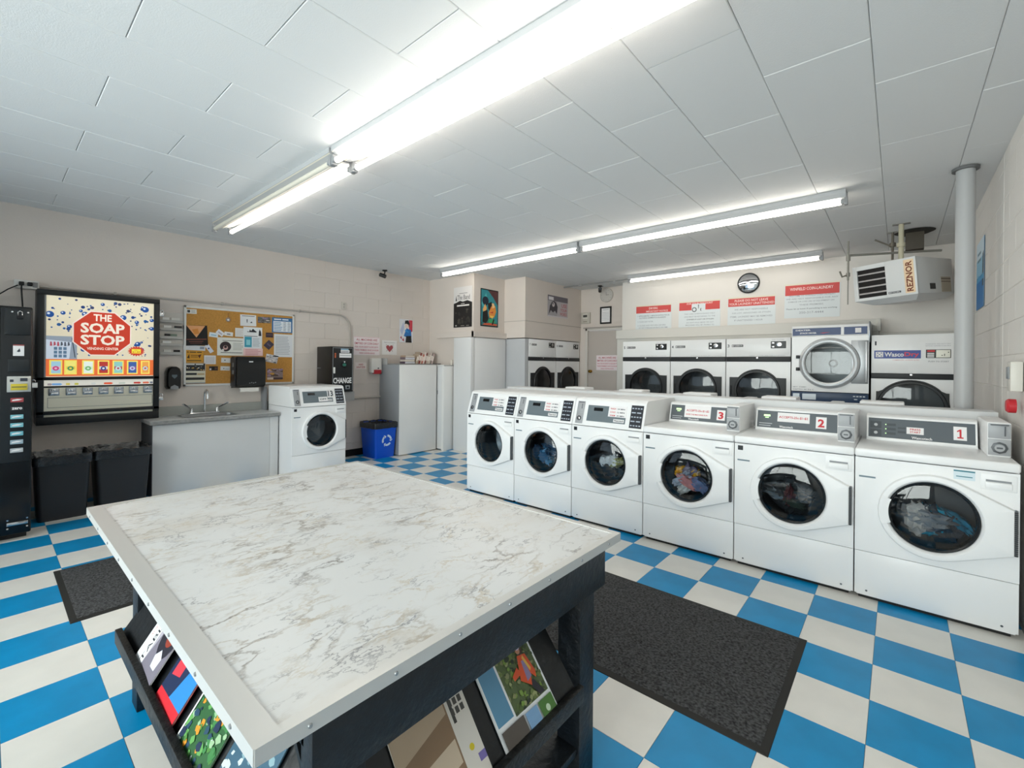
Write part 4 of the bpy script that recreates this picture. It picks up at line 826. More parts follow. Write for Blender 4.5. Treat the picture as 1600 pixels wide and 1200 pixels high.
pin('white strip pinned just below the black V poster', 1.503, 1.727, 1.555, 1.612, '#dcdcdf', [('#9aa2ae', ('c', .3, .5, .05)), ('#8d95a3', ('r', .75, .95, .3, .8))], .03)
pin('orange-yellow flyer with black lettering on the left of the cork board', 1.525, 1.705, 1.418, 1.548, '#d79a2e', [('#3b2a17', ('r', .08, .20, .84, .92)), ('#3b2a17', ('r', .25, .6, .84, .92)), ('#3b2a17', ('r', .65, .92, .84, .92)), ('#3b2a17', [(.1, .35), (.22, .7), (.25, .3)]), ('#5b2a1c', [(.8, .3), (.9, .7), (.7, .6)]), ('#8a5a22', ('r', .3, .7, .55, .62)), ('#8a5a22', ('r', .3, .7, .4, .47)), ('#3b2a17', ('r', .1, .9, .08, .15))])
pin('black and white concert flyer in the bottom left corner of the cork board', 1.510, 1.730, 1.160, 1.403, '#d8d2bf', [('#26262a', ('r', .02, .98, .62, .98)), ('#e7e5df', ('r', .1, .5, .91, .96)), ('#e7e5df', ('r', .55, .9, .91, .96))]+blot(['#dcd8cc', '#8d8a82', '#c9a24c'], 16, .05, .95, .64, .86, .03, .06)+[('#2a2a2c', ('r', .03, .6, .42, .52)), ('#b79f77', ('r', .62, .95, .42, .5)), ('#2f2e2c', ('r', .02, .95, .18, .30)), ('#8d9598', ('r', .0, 1, 0, .05))], cat='flyer', name='flyer')
pin('blank cream note card below the middle of the cork board', 1.715, 1.838, 1.392, 1.497, '#e2dfe0', [('#cfcccd', ('r', .1, .9, .1, .85))])
pin('small white business card above another one, left of the towel dispenser', 1.896, 1.995, 1.411, 1.470, '#dedcd9', [('#33333a', ('c', .4, .5, .12))], .04, name='business_card')
pin('lower small white business card, left of the towel dispenser', 1.889, 1.991, 1.314, 1.366, '#dedcd9', [('#2f3038', ('c', .35, .45, .12)), ('#8b8b90', ('r', .5, .9, .3, .4))], .03, name='business_card')
pin('dark business card with a white mark near the bottom of the cork board', 1.768, 1.861, 1.314, 1.366, '#3a2d28', [('#d8d0ca', ('r', .05, .25, .1, .5)), ('#191514', ('r', .3, .6, .2, .9)), ('#6a463a', ('r', .65, .9, .3, .7))], name='business_card')
pin('pale blue business card, first of the three in the middle of the board', 1.765, 1.860, 1.720, 1.775, '#dfe6ea', [('#9cc4d8', ('r', .2, .8, .3, .6))], .12, name='business_card')
pin('tilted white card, second of the three in the middle of the board', 1.840, 1.925, 1.748, 1.803, '#e6e4e6', [('#b8b4c2', ('r', .2, .8, .3, .6))], .65, name='business_card', lift=.002)
pin('white card with grey print, third of the three in the middle of the board', 1.926, 2.021, 1.744, 1.792, '#e3e2e0', [('#7e8084', ('r', .3, .7, .3, .6))], .08, name='business_card', lift=.003)
pin('slanted white card with a blue dot below the black V poster', 1.745, 1.79, 1.526, 1.632, '#dcdce4', [('#2f3f7a', ('c', .4, .55, .09))], -.6, name='business_card', lift=.002)
pin('wide white flyer with a black dog portrait in the centre of the cork board', 1.851, 2.160, 1.500, 1.722, '#e4e3dc', [('#33252a', ('c', .29, .5, .28)), ('#c9a19a', ('c', .29, .44, .12)), ('#2b2024', ('c', .29, .48, .07)), ('#ded8d2', ('c', .2, .3, .06)), ('#8b8b86', ('r', .18, .9, .81, .85))]+txtl('#a9aaa4', 6, .56, .94, .3, .74)+[('#6e6f6c', ('r', .12, .9, .14, .18))], cat='flyer', name='flyer', lift=.001)
pin('white sheet with two small ink drawings at the top centre of the cork board', 2.103, 2.290, 1.882, 2.025, '#e5e4e4', [('#55565a', ('r', .1, .9, .86, .91)), ('#34363c', [(.4, .3), (.44, .3), (.45, .6), (.39, .6)]), ('#34363c', [(.6, .3), (.75, .28), (.72, .42), (.65, .36)])], -.02)
pin('pale blank square sheet left of the blue and white flyer', 2.047, 2.150, 1.739, 1.849, '#e2dfdc', [('#c9bdb6', ('r', .1, .9, .8, .84))]+txtl('#cfc9c5', 4, .1, .9, .1, .75))
pin('tall white flyer with musicians above a turquoise book cover', 2.140, 2.362, 1.598, 1.870, '#dfe3e6', [('#e9eaea', ('r', 0, 1, .55, 1)), ('#2b2c30', [(.2, .8), (.3, .78), (.34, .9), (.4, .82), (.5, .93), (.62, .84), (.7, .8), (.68, .76), (.2, .76)]), ('#2a2b33', [(.8, .60), (.96, .60), (.93, .8), (.86, .92), (.82, .8)]), ('#34363c', ('r', .05, .75, .56, .585)), ('#3f9db3', ('r', .06, .44, .05, .54)), ('#8fd0d8', ('r', .15, .36, .15, .4))]+txtl('#a9b0b8', 6, .5, .9, .08, .5), cat='flyer', name='flyer', lift=.003)
pin('pink strip of tear-off text under the turquoise flyer', 2.141, 2.372, 1.502, 1.598, '#ecc8c8', txtl('#cf8f93', 4, .1, .9, .1, .9), lift=.003)
pin('small group photograph near the top right of the cork board', 2.309, 2.466, 1.935, 2.014, '#6f6a66', blot(['#3b3634', '#a39b90', '#57705b', '#c9c2ba', '#8a7a9a'], 22, 0, 1, 0, 1, .08, .2), -.04, cat='photograph', name='photograph')
pin('blue framed price list in the top right corner of the cork board', 2.483, 2.750, 1.820, 2.022, '#3b6fa0', [('#e3e8ee', ('r', .07, .93, .06, .76)), ('#dfe8f2', ('r', .1, .45, .84, .92)), ('#dfe8f2', ('r', .5, .8, .84, .92))]+txtl('#6f95bb', 6, .1, .5, .1, .74)+txtl('#8a93a0', 6, .55, .7, .1, .74)+txtl('#8a93a0', 6, .76, .9, .1, .74), -.01)
pin('small dark purple card under the group photograph', 2.408, 2.500, 1.748, 1.812, '#3d2e36', [('#6e5a66', ('r', .1, .9, .5, .6))], name='business_card')
pin('dark purple card pinned like a diamond on the right of the cork board', 2.402, 2.492, 1.60, 1.70, '#3f3644', [('#5d5268', ('r', .2, .8, .4, .6))], .72, name='business_card')
pin('white handwritten sheet on the right side of the cork board', 2.512, 2.756, 1.492, 1.80, '#dcdde0', txtl('#a9abb0', 12, .08, .92, .1, .92))
pin('cluster photo of pale flowers right of the towel dispenser', 2.409, 2.562, 1.415, 1.52, '#c9c6c8', blot(['#8b8d94', '#dddbdd', '#6b6d74', '#efe9e4'], 20, 0, 1, 0, 1, .08, .2), .2, cat='photograph', name='photograph')
pin('colourful postcard at the lower right of the cork board', 2.429, 2.630, 1.19, 1.335, '#8d7a78', blot(['#d9a34c', '#c9b9c9', '#6a5560', '#a98fa9', '#5b4a40'], 24, 0, 1, .3, 1, .08, .2)+[('#4a3a3e', ('r', .4, 1, .02, .18)), ('#e2d0c0', ('r', 0, .38, 0, .2))], cat='postcard', name='postcard')
t = thing('key_ring', 'small silver key ring hanging from the upper middle of the cork board', 'key ring', (AX+.018, 1.965, 0), PI/2)
M().tube([(.02*math.cos(i*PI/8), -.004, 1.945+.022*math.sin(i*PI/8)) for i in range(17)], .004, 6, False).build('ring', STEEL, t)
M().tube([(0, -.004, 1.967), (0, -.004, 2.03)], .002, 6).build('cord', mat('#8a5a3a', .6), t)
M().lathe([(.012, -.002), (.012, -.008)], (0, 0, 1.943), 'y', 12).build('tag', PAPER, t)

# ------------------------------------------------------------------ soap vending cabinet
t = thing('soap_vending_cabinet', 'black framed wall vending cabinet with an illuminated soap picture panel and coin slides', 'vending cabinet', (-6.12, .315, 0), PI/2)
VW, V0, V1 = .922, .808, 2.092
m = M(); m.box(0, VW, .012, .21, V0, V1, .004); m.build('casing', mat('#17181a', .4), t)
BF = mat('#1b1d20', .38)
for (a, b, c, d) in ((0, VW, 2.04, V1), (0, VW, 1.232, 1.262), (0, VW, .905, .938), (0, VW, V0, .882), (0, .05, .882, 2.04), (VW-.05, VW, .882, 2.04), (.05, VW-.05, 1.160, 1.176)):
    M().box(a, b, -.02 if (b-a > .2 and d-c > .02) or d-c > .2 else -.008, .012, c, d, .004).build('frame_bar', BF, t)
M().box(.05, .062, -.012, .012, 1.262, 2.04).build('frame_bar', mat('#8d8f91', .4, .4), t, smooth=False)
# picture panel, softly lit from behind
def glowmat(h, s, e):
    k = ('g', h, s)
    if k in MC: return MC[k]
    m_ = mat(h, .3).copy(); b_ = m_.node_tree.nodes['Principled BSDF']; b_.inputs['Emission Color'].default_value = lin(h); b_.inputs['Emission Strength'].default_value = e; MC[k] = m_; return m_
G = .28
PX0, PX1, PZ0, PZ1 = .062, .872, 1.262, 2.04
pm = []; m = M()
def pmat(h):
    mm = glowmat(h, 1, G)
    if mm not in pm: pm.append(mm)
    m.mi = pm.index(mm)
pmat('#dcd2b8'); m.box(PX0, PX1, -.002, .01, PZ0, PZ1)
r_ = random.Random(12)
for k in range(190):
    x, z = r_.uniform(PX0+.02, PX1-.02), r_.uniform(1.46, PZ1-.02); rr = r_.choice((.004, .005, .007, .010, .015, .006))
    if (x-.468)**2/.06+(z-1.69)**2/.048 < 1 or (x < .26 and z < 1.66): continue
    pmat(r_.choice(('#1f3f7d', '#26457a', '#2f3a63', '#1d5590'))); m.patch(circ(x, z, rr, 12), -.0026)
for x, z, rr in ((.085, 1.86, .030), (.33, 1.88, .024), (.30, 1.91, .014), (.175, 1.88, .018), (.22, 1.75, .018), (.62, 1.87, .026), (.60, 1.865, .014), (.80, 1.97, .03), (.78, 1.985, .018), (.73, 1.83, .018), (.855, 1.86, .018), (.855, 1.77, .02), (.74, 1.60, .024), (.32, 1.53, .02), (.46, 1.99, .016), (.77, 1.62, .012)):
    pmat('#174a8f'); m.patch(circ(x, z, rr, 18), -.003); pmat('#c8d3e0'); m.patch(circ(x-.25*rr, z+.25*rr, rr*.35, 10), -.0034)
# washing powder photo corner
pmat('#8f9aa8'); m.rect(PX0, .275, 1.43, 1.655, -.003); pmat('#c4cedb'); m.patch([(PX0, 1.43), (.22, 1.43), (.235, 1.60), (PX0, 1.62)], -.0034)
for i in range(6): pmat('#b04a5a' if i < 3 else '#4b5260'); m.patch([(.09+i*.024, 1.60), (.10+i*.024, 1.60), (.105+i*.024, 1.56+.01*(i % 2)), (.088+i*.024, 1.56)], -.0038)
for i in range(3):
    for j in range(3): pmat('#5b7690'); m.rect(.115+i*.032, .138+i*.032, 1.45+j*.036, 1.478+j*.036, -.0038)
pmat('#3a4350'); m.patch([(.235, 1.64), (.243, 1.64), (.265, 1.45), (.258, 1.45)], -.0038)
def octa(cx_, cz_, a, b, k=.42): return [(cx_-a, cz_-b*k), (cx_-a*k, cz_-b), (cx_+a*k, cz_-b), (cx_+a, cz_-b*k), (cx_+a, cz_+b*k), (cx_+a*k, cz_+b), (cx_-a*k, cz_+b), (cx_-a, cz_+b*k)]
pmat('#e9d9cf'); m.patch(octa(.463, 1.695, .222, .222), -.0042); pmat('#c23a24'); m.patch(octa(.463, 1.695, .212, .212), -.0048)
pmat('#efe2d2'); text(m, 'THE', .392, .53, 1.818, 1.888, -.0055, .03); text(m, 'SOAP', .298, .632, 1.697, 1.799, -.0055, .035); text(m, 'STOP', .298, .632, 1.578, 1.680, -.0055, .035); text(m, 'VENDING CENTER', .345, .585, 1.530, 1.556, -.0055, .02)
pts = []
for i in range(36): a = i*PI/18; q = .075 if i % 2 else .055; pts.append((.728+q*math.cos(a), 1.525+.75*q*math.sin(a)))
pmat('#c8402c'); m.patch(pts, -.0042); pmat('#f0d840'); m.rect(.69, .765, 1.502, 1.548, -.0048); pmat('#a8322a'); text(m, 'ONLY', .71, .745, 1.532, 1.54, -.0054, .01); text(m, '$1.00', .695, .76, 1.508, 1.523, -.0054, .02)
pmat('#e8703a'); m.rect(PX0, PX1, 1.270, 1.435, -.0036)
soaps = [('#9fc9d8', '#c83a7a', '#e0b8c8'), ('#f0e27a', '#3f8a5a', '#d8c850'), ('#e3efe4', '#6fae6a', '#cfe0d0'), ('#b83a34', '#2f3f8a', '#e6e0d8'), ('#8fc9bf', '#c9d9dc', '#b04a5a'), ('#3f5fa0', '#c0c8e0', '#8a4a90'), ('#e8a050', '#b8d0d8', '#d0503a')]
for i, (a, b, c) in enumerate(soaps):
    x = .085+i*.1135-(.012 if i > 0 else 0)*(1 if i == 1 else 0); w_ = .088 if i < 6 else .075
    pmat('#f4de66'); m.rect(x, x+w_, 1.285, 1.425, -.0042); pmat(a); m.rect(x+.012, x+w_-.010, 1.297, 1.413, -.0047); pmat(c); m.rect(x+.014, x+w_-.012, 1.335, 1.365, -.0051); pmat(b); m.patch(circ(x+w_/2, 1.345, .022, 14), -.0055); pmat(c); m.patch(circ(x+w_/2, 1.345, .010, 12), -.0060)
m.build('picture_panel', pm, t, smooth=False)
pm2 = pm; pm = []; m = M()
pmat('#d4d2c8'); m.box(PX0-.01, PX1, -.001, .01, 1.176, 1.232)
for x, w_, c in ((.075, .03, '#9a8f94'), (.105, .07, '#6f9fd0'), (.20, .03, '#c9b958'), (.26, .03, '#b9b348'), (.38, .035, '#c6c9c4'), (.475, .07, '#d85a3c'), (.59, .055, '#b8beb4'), (.71, .06, '#b8433c'), (.785, .055, '#d06a50'), (.845, .025, '#6a6f7c')): pmat(c); m.patch(circ(x+w_/2, 1.193, .009, 14, 1) if 0 else [(x, 1.184), (x+w_*.8, 1.182), (x+w_, 1.193), (x+w_*.8, 1.203), (x, 1.202)], -.0018)
m.build('brand_strip', pm, t, smooth=False)
m = M(); m.box(PX0-.01, PX1, .0, .01, .938, 1.16); m.mi = 1; m.box(.075, .865, -.0015, 0, 1.062, 1.0645).box(.075, .865, -.0015, 0, .968, .9705).box(.075, .0775, -.0015, 0, .968, 1.064).box(.8625, .865, -.0015, 0, .968, 1.064)
m.build('coin_panel', [mat('#ece8d6', .28, .6), INK], t, smooth=False)
M().box(PX0-.01, PX1, -.004, .01, .882, .905, .001).build('tray_strip', mat('#dcdcca', .4), t)
for i in range(7):
    x = .08+i*.118; s_ = M().box(x, x+.075, -.018, 0, 1.085, 1.155, .004); s_.mi = 1; s_.box(x+.008, x+.066, -.045, -.018, 1.098, 1.115, .004).box(x+.02, x+.05, -.024, -.018, 1.125, 1.148, .002); s_.mi = 2; s_.box(x+.03, x+.034, -.0255, -.024, 1.13, 1.145)
    s_.build('coin_slide', [mat('#a6acb4', .25, .9), CHROME, INK], t)
for x, z in ((.0, 1.20), (VW, 1.94), (VW, 1.03)):
    sg = 1 if x else -1
    l_ = M().box(x-.004*sg, x+.035*sg, -.03, .0, z-.03, z+.008, .005).tube([(x+.006*sg, -.015, z+.008), (x+.006*sg, -.015, z+.03), (x+.012*sg, -.015, z+.038), (x+.024*sg, -.015, z+.038), (x+.03*sg, -.015, z+.03), (x+.03*sg, -.015, z+.008)], .004, 8)
    l_.build('padlock', CHROME, t)

# ------------------------------------------------------------------ black soda vending machine
t = thing('vending_machine', 'tall black drinks vending machine at the left edge of the room', 'vending machine', (-5.31, -.72, 0), PI/2)
VB = mat('#101214', .22); VB2 = mat('#1b1e21', .35)
M().box(0, .972, .03, .80, .06, 1.85, .008).build('cabinet', VB, t)
M().box(.01, .95, .05, .78, 0, .06).build('base', BLACKM, t, smooth=False)
dr = M().box(0, .972, -.02, .028, .045, 1.845, .012, 3).build('door', VB, t)
M().box(.02, .76, -.032, -.02, .40, 1.80, .006).build('display_panel', mat('#16232e', .12), dr)
ps = M().box(.80, .965, -.03, -.02, .62, 1.83, .004).build('service_column', VB2, t)
M().box(.82, .962, -.042, -.03, 1.62, 1.82, .004).build('upper_cover', mat('#202427', .35), t)
m = M(); m.box(.865, .925, -.0435, -.042, 1.455, 1.545); m.mi = 1; m.box(.865, .925, -.044, -.0435, 1.535, 1.545); m.mi = 2; m.patch([(.885, 1.49), (.90, 1.515), (.905, 1.49), (.895, 1.485)], -.0442); m.build('notice', [PAPER, mat('#9a5050', .5), INK], ps, smooth=False)
m = M(); m.box(.885, .918, -.05, -.042, 1.745, 1.775, .003); m.mi = 1; m.tube([(.89, -.046, 1.775), (.89, -.046, 1.80), (.9, -.046, 1.81), (.912, -.046, 1.80), (.912, -.046, 1.775)], .004, 8); m.build('padlock', [mat('#2b2b2d', .3, .6), CHROME], ps)
for x in (.86, .945): M().lathe([(.008, -.042), (.006, -.045)], (x, 0, 1.80), 'y', 10).build('bolt', CHROME, ps)
M().box(.84, .955, -.04, -.03, 1.33, 1.43, .004).build('bill_door', mat('#24282b', .4), t)
m = M(); m.box(.835, .965, -.038, -.03, 1.17, 1.295, .004); m.mi = 1; m.box(.855, .945, -.042, -.038, 1.185, 1.235, .002); m.mi = 2; m.box(.905, .945, -.041, -.038, 1.255, 1.28).box(.86, .94, -.0425, -.042, 1.207, 1.213).box(.85, .87, -.040, -.038, 1.25, 1.27); m.build('coin_mechanism', [mat('#c9cac6', .3, .5), mat('#d3bf3f', .4), INK], t)
for i, (c, tx) in enumerate((('#b04a4e', None), ('#2c2f33', 'zero'), ('#7fc0cc', None), ('#7fc0cc', None), ('#6fb8c8', None), ('#9fb4c0', None), ('#b9bec2', None))):
    z = 1.09-i*.066; mm_ = M(); mm_.box(.855, .925, -.035, -.03, z, z+.034, .002, 1); mm_.mi = 1
    if tx: text(mm_, tx, .862, .918, z+.008, z+.026, -.0358, .03)
    else: mm_.patch([(.862, z+.01), (.9, z+.014), (.92, z+.022), (.89, z+.026), (.865, z+.02)], -.0356)
    mm_.build('selection_button', [mat(c, .3), PAPER], t, smooth=False)
m = M(); m.box(.84, .955, -.034, -.02, .12, .145, .002)
for x in (.845, .95):
    for z in (.10, .165): m.lathe([(.008, -.02), (.006, -.03)], (x, 0, z), 'y', 10)
m.build('grille_plate', CHROME, t)

# outlet box and cords
t = thing('outlet_box', 'white surface-mounted outlet box with two plugs above the soda machine', 'outlet', (AX, .175, 0), PI/2)
M().box(0, .165, -.06, 0, 2.10, 2.18, .006).build('box', mat('#d2d0cc', .4), t)
M().box(.12, .155, -.064, -.06, 2.115, 2.165, .002).build('switch_plate', mat('#8e8f90', .4), t)
for x in (.03, .085): M().box(x, x+.035, -.095, -.06, 2.125, 2.16, .006).build('plug', BLACKM, t)
t = thing('power_cord', 'black power cord dropping from the outlet box behind the soda machine', 'cord')
M().tube([(AX+.08, .222, 2.13), (AX+.09, .224, 2.05), (AX+.085, .23, 1.95), (AX+.08, .235, 1.80), (AX+.06, .235, 1.6)], .006, 8).build('cord', BLACKM, t)
t = thing('power_cord', 'dark cord looping leftwards from the outlet box', 'cord')
M().tube([(AX+.07, .20, 2.125), (AX+.07, .14, 2.08), (AX+.06, .07, 2.01), (AX+.05, -.02, 1.97), (AX+.05, -.15, 1.96), (AX+.05, -.3, 1.7)], .005, 8).build('cord', BLACKM, t)

# ------------------------------------------------------------------ sink counter
t = thing('sink_counter', 'grey painted base cabinet with worn laminate counter and sink basin', 'cabinet', (-5.85, 1.135, 0), PI/2)
CWD = 1.245; GP = mat('#d0d0d0', .45, vary=.03, vscale=2)
M().box(0, CWD, .02, .498, .0, .76).build('carcass', mat('#7c7f84', .6), t, smooth=False)
M().box(0, CWD-.10, .0, .02, .02, .755, .002).build('front_panel', GP, t)
M().box(CWD-.098, CWD, .002, .02, .0, .755, .002).build('end_panel', GP, t)
M().box(-.004, .0, .0, .49, .0, .755).build('side_panel', mat('#6d7076', .6), t, smooth=False)
# counter with basin hole
c3 = (.56, .20); hole = [(.33, .08), (.79, .08), (.82, .11), (.82, .33), (.79, .36), (.33, .36), (.30, .33), (.30, .11)]
outl = [(-.03, -.045), (CWD+.0, -.045), (CWD+.0, .495), (-.03, .495)]
Ax = angles(c3, outl+hole, 40)
def st2(poly, z, ins=0): return [(p[0], p[2], z) for p in star(c3, Ax, poly, ins)]
M().loft([st2(outl, .765), st2(outl, .803), st2(hole, .803), st2(hole, .77)]).build('countertop', MARB2, t, smooth=False)
M().box(-.03, CWD, -.048, -.045, .764, .801).build('edge_band', mat('#8b8a88', .5, vary=.2, vscale=30), t, smooth=False)
M().loft([st2(hole, .808, -.02), st2(hole, .810, -.012), st2(hole, .806, .004), st2(hole, .72, .012), st2(hole, .66, .03), st2(hole, .65, .08)], False, True).build('sink_basin', mat('#a7a9ab', .3, .9), t)
M().box(.11, CWD+.14, .478, .493, .803, .905, .003).build('backsplash', mat('#a5a7a2', .5, vary=.05, vscale=5), t)
t = thing('faucet', 'chrome gooseneck faucet with two wing lever handles on the sink', 'faucet', (-5.85, 1.135, 0), PI/2)
fy = .43
M().box(.42, .73, fy-.025, fy+.025, .803, .825, .01, 3).build('base', CHROME, t)
M().tube([(.575, fy, .82), (.575, fy, 1.03)]+[(.575, fy-.055+.055*math.cos(a), 1.03+.055*math.sin(a)) for a in [i*PI/10 for i in range(1, 11)]]+[(.575, fy-.11, .985)], .011, 12).build('spout', CHROME, t)
for sx in (-1, 1):
    x = .575+sx*.13
    M().lathe([(.018, .82), (.014, .86), (.010, .875)], (x, fy, 0), 'z', 14).tube([(x, fy, .868), (x+sx*.03, fy-.03, .885), (x+sx*.09, fy-.06, .925), (x+sx*.105, fy-.065, .93)], [.008, .009, .012, .007], 8).build('lever_handle', CHROME, t)
# white box beside washer 13
m = M().box(XL+.0, XL+.10, 2.36, 2.40, .80, 1.10, .002); tag(m.build('wall_bracket', GREYD), 'small grey upright panel between the sink backsplash and washer 13', 'bracket')

# ------------------------------------------------------------------ bins
def bin_(label, loc, w, d, h, col, bag, logo=False, name='trash_bin', rz=PI/2):
    t = thing(name, label, 'bin', loc, rz)
    def rr(k, z, inset=0):
        a, b, q = w/2*k-inset, d/2*k-inset, .03; out = []
        for cx_, cy_, a0 in ((a-q, b-q, 0), (-a+q, b-q, PI/2), (-a+q, -b+q, PI), (a-q, -b+q, 1.5*PI)):
            for i in range(4): an = a0+i*PI/6; out.append((w/2+cx_+q*math.cos(an), d/2+cy_+q*math.sin(an), z))
        return out
    M().loft([rr(.86, 0), rr(.86, .005), rr(.99, h-.05), rr(.995, h-.035), rr(.995, h-.004), rr(.97, h-.004), rr(.95, h-.06), rr(.84, .02)], True, True).build('body', mat(col, .38), t)
    r_ = random.Random(int(loc[1]*100)); n = 64; rings = []
    base = rr(1.035, h); per = []
    for i in range(16):
        a_, b_ = Vector(base[i]), Vector(base[(i+1) % 16])
        k_ = 8 if (b_-a_).length > .1 else 1
        for j in range(k_): per.append(a_.lerp(b_, j/k_))
    N = len(per); cc_ = Vector((w/2, d/2, 0)); nz = [r_.uniform(0, 1) for _ in range(N)]
    def rg(k, z, am, ph): return [(cc_.x+(p.x-cc_.x)*(k+am*.6*math.sin(i*1.7+ph)*nz[i]), cc_.y+(p.y-cc_.y)*(k+am*.6*math.sin(i*1.7+ph)*nz[i]), z+am*math.sin(i*2.3+ph*2)*nz[i]) for i, p in enumerate(per)]
    bagm = mat('#202226', .16, bump=1.2, bscale=28, spec=.7)
    M().loft([rg(1.02, h-.075, .006, 0), rg(1.03, h-.035, .010, 1), rg(1.02, h+.004, .010, 2), rg(.96, h+.008, .012, 3), rg(.90, h-.03, .03, 4), rg(.86, h-.12, .03, 5), rg(.6, h-.26, .03, 6)], False, True).build('bin_liner', bagm, t)
    if logo:
        m = M(); cx_, cz_ = w*.54, h*.50
        for k in range(3):
            a0 = PI/2+k*2*PI/3
            for (s0, s1) in ((.10, 1.05),):
                n_ = 7; inner, outer = [], []
                for i in range(n_+1):
                    a = a0-s0-(s1-s0)*1.35*i/n_; inner.append((cx_+.056*math.cos(a), cz_+.056*math.sin(a))); outer.append((cx_+.086*math.cos(a), cz_+.086*math.sin(a)))
                for i in range(n_): m.patch([inner[i], outer[i], outer[i+1], inner[i+1]], 0)
                a = a0-s1*1.35-.05; b = a-.42
                m.patch([(cx_+.040*math.cos(a), cz_+.040*math.sin(a)), (cx_+.103*math.cos(a), cz_+.103*math.sin(a)), (cx_+.068*math.cos(b), cz_+.068*math.sin(b))], -.0006)
        tl = math.atan2(d*.5*.13, h-.05)
        o = m.build('recycling_mark', mat('#cfe0f4', .5), t, smooth=False); o.location = (0, d*.07-.001, 0); o.rotation_euler = (tl, 0, 0); o.location = (0, d*.5*(1-.86)-.003, 0)
    return t
bin_('left black trash bin with a black liner under the vending cabinet', (-5.655, .285, 0), .365, .40, .57, '#2a2b2e', 1)
bin_('right black trash bin with a black liner beside the sink counter', (-5.675, .68, 0), .41, .40, .57, '#2a2b2e', 1)
bin_('blue recycling bin with a white recycling mark and black liner', (-5.84, 3.745, 0), .385, .42, .52, '#0b55cf', 1, True, 'recycling_bin')

# ------------------------------------------------------------------ white cabinets in the corner
CM = mat('#e4e3e1', .5, vary=.015); CM2 = mat('#d9d9d9', .5)
t = thing('utility_cabinet', 'low white boxed cabinet with grey side behind the recycling bin', 'cabinet', (-5.80, 4.14, 0), PI/2)
M().box(.012, .72, .02, .54, .02, 1.39).build('carcass', CM2, t, smooth=False)
M().box(0, .72, 0, .02, .012, 1.40, .002).build('front_panel', CM, t)
M().box(0, .012, .02, .55, .01, 1.40, .001).build('side_panel', GREYD, t)
M().box(0, .012, .35, .548, 1.40, 1.50, .001).build('upstand', mat('#aeadab', .6), t)
t = thing('utility_cabinet', 'narrow white cabinet section turning the corner beside the books', 'cabinet', (-6.34, 4.88, 0))
M().box(.0, .70, .015, .225, .02, 1.385).build('carcass', CM2, t, smooth=False)
M().box(.54, .66, 0, .015, .02, 1.385, .002).build('front_panel', CM2, t)
M().box(.66, .71, -.01, .225, .0, 1.40, .003).build('corner_post', CM, t)
M().box(.54, .71, -.014, .225, 1.385, 1.402, .002).build('top_board', CM, t)
M().box(.545, .56, -.006, 0, .92, .98, .001).build('hinge', STEEL, t)
tag(M().box(-6.338, -6.02, 4.20, 5.1, 1.402, 1.416, .002).build('shelf_board', mat('#9a9a99', .5)), 'grey board lying on the low white cabinets under the books', 'shelf')
bz = 1.4165
for i, (c, w_, h_, y) in enumerate((('#5a4a58', .2, .035, 4.42), ('#c9bfb4', .19, .03, 4.42), ('#7b6a72', .19, .04, 4.425), ('#b49a83', .18, .028, 4.43))):
    m = M(); m.box(-6.20, -6.06, y, y+w_, bz, bz+h_, .002); m.mi = 1; m.box(-6.198, -6.0585, y+.004, y+w_-.004, bz+.004, bz+h_-.004); o = m.build('book', [mat(c, .5), mat('#d8d0c4' if i % 2 else '#cfcfd6', .7)])
    tag(o, ['bottom book of the flat pile on the white cabinet', 'pale second book of the flat pile on the white cabinet', 'third book of the flat pile, purplish, on the white cabinet', 'tan top book of the flat pile on the white cabinet'][i], 'book', 'flat pile of books'); bz += h_+.0005
cols = ['#b8a48f', '#a79584', '#8c3b36', '#cdb9a8', '#c46a5e', '#e2d5cc', '#7a2f2c', '#b8a89a', '#cfc0b4', '#d6c8bf', '#8e837c', '#c9b3b0']
y = 4.645
labs = ['first (leftmost)', 'second', 'third', 'fourth', 'fifth', 'sixth', 'seventh', 'eighth', 'ninth', 'tenth', 'eleventh', 'twelfth and rightmost']
cn = ['tan', 'brown-grey', 'dark red', 'beige', 'coral red', 'off-white', 'maroon', 'greige', 'pale beige', 'light pinkish', 'grey', 'dusty pink']
for i, c in enumerate(cols):
    th = .024+.004*(i % 3); hh = .165+.012*((i*7) % 4)
    m = M(); m.box(-.06, .06, 0, th, 0, hh, .001, 1); m.mi = 1; m.box(-.057, .0575, .003, th-.003, .004, hh+.0006); m.mi = 2; m.box(.06, .0606, .004, th-.004, hh*.3, hh*.75)
    o = m.build('book', [mat(c, .5), mat('#e0d9cd', .7), mat('#efe6de', .6)], smooth=False); o.location = (-6.14, y, 1.4166+.005); o.rotation_euler[0] = -.28; y += th/math.cos(.28)+.0012
    tag(o, '%s paperback, the %s book of the leaning row on the white cabinet' % (cn[i], labs[i]), 'book', 'leaning paperbacks on the white cabinet')
tag(M().box(-6.15, -6.03, y+.06, y+.20, 1.4165, 1.424, .001).build('leaflet', mat('#6b6a6c', .5)), 'thin dark leaflet lying right of the leaning books', 'leaflet')
tag(M().lathe([(.012, 0), (.014, .02), (.012, .075), (.008, .085)], (-5.66, 5.06, 1.403), 'z', 12).build('candle', mat('#ddd8cd', .5)), 'short pale candle-like stub standing at the right end of the cabinet top', 'ornament')
tb_ = thing('tall_cabinet', 'tall white boxed column panel right of the low cabinets', 'cabinet', (-5.69, 5.06, 0))
M().box(.085, .49, 0, .087, 0, 1.852, .002).build('front_panel', mat('#dddddd', .5), tb_)
M().box(.458, .49, .09, .84, 0, 1.852, .002).build('side_panel', mat('#e2e2e2', .5), tb_)

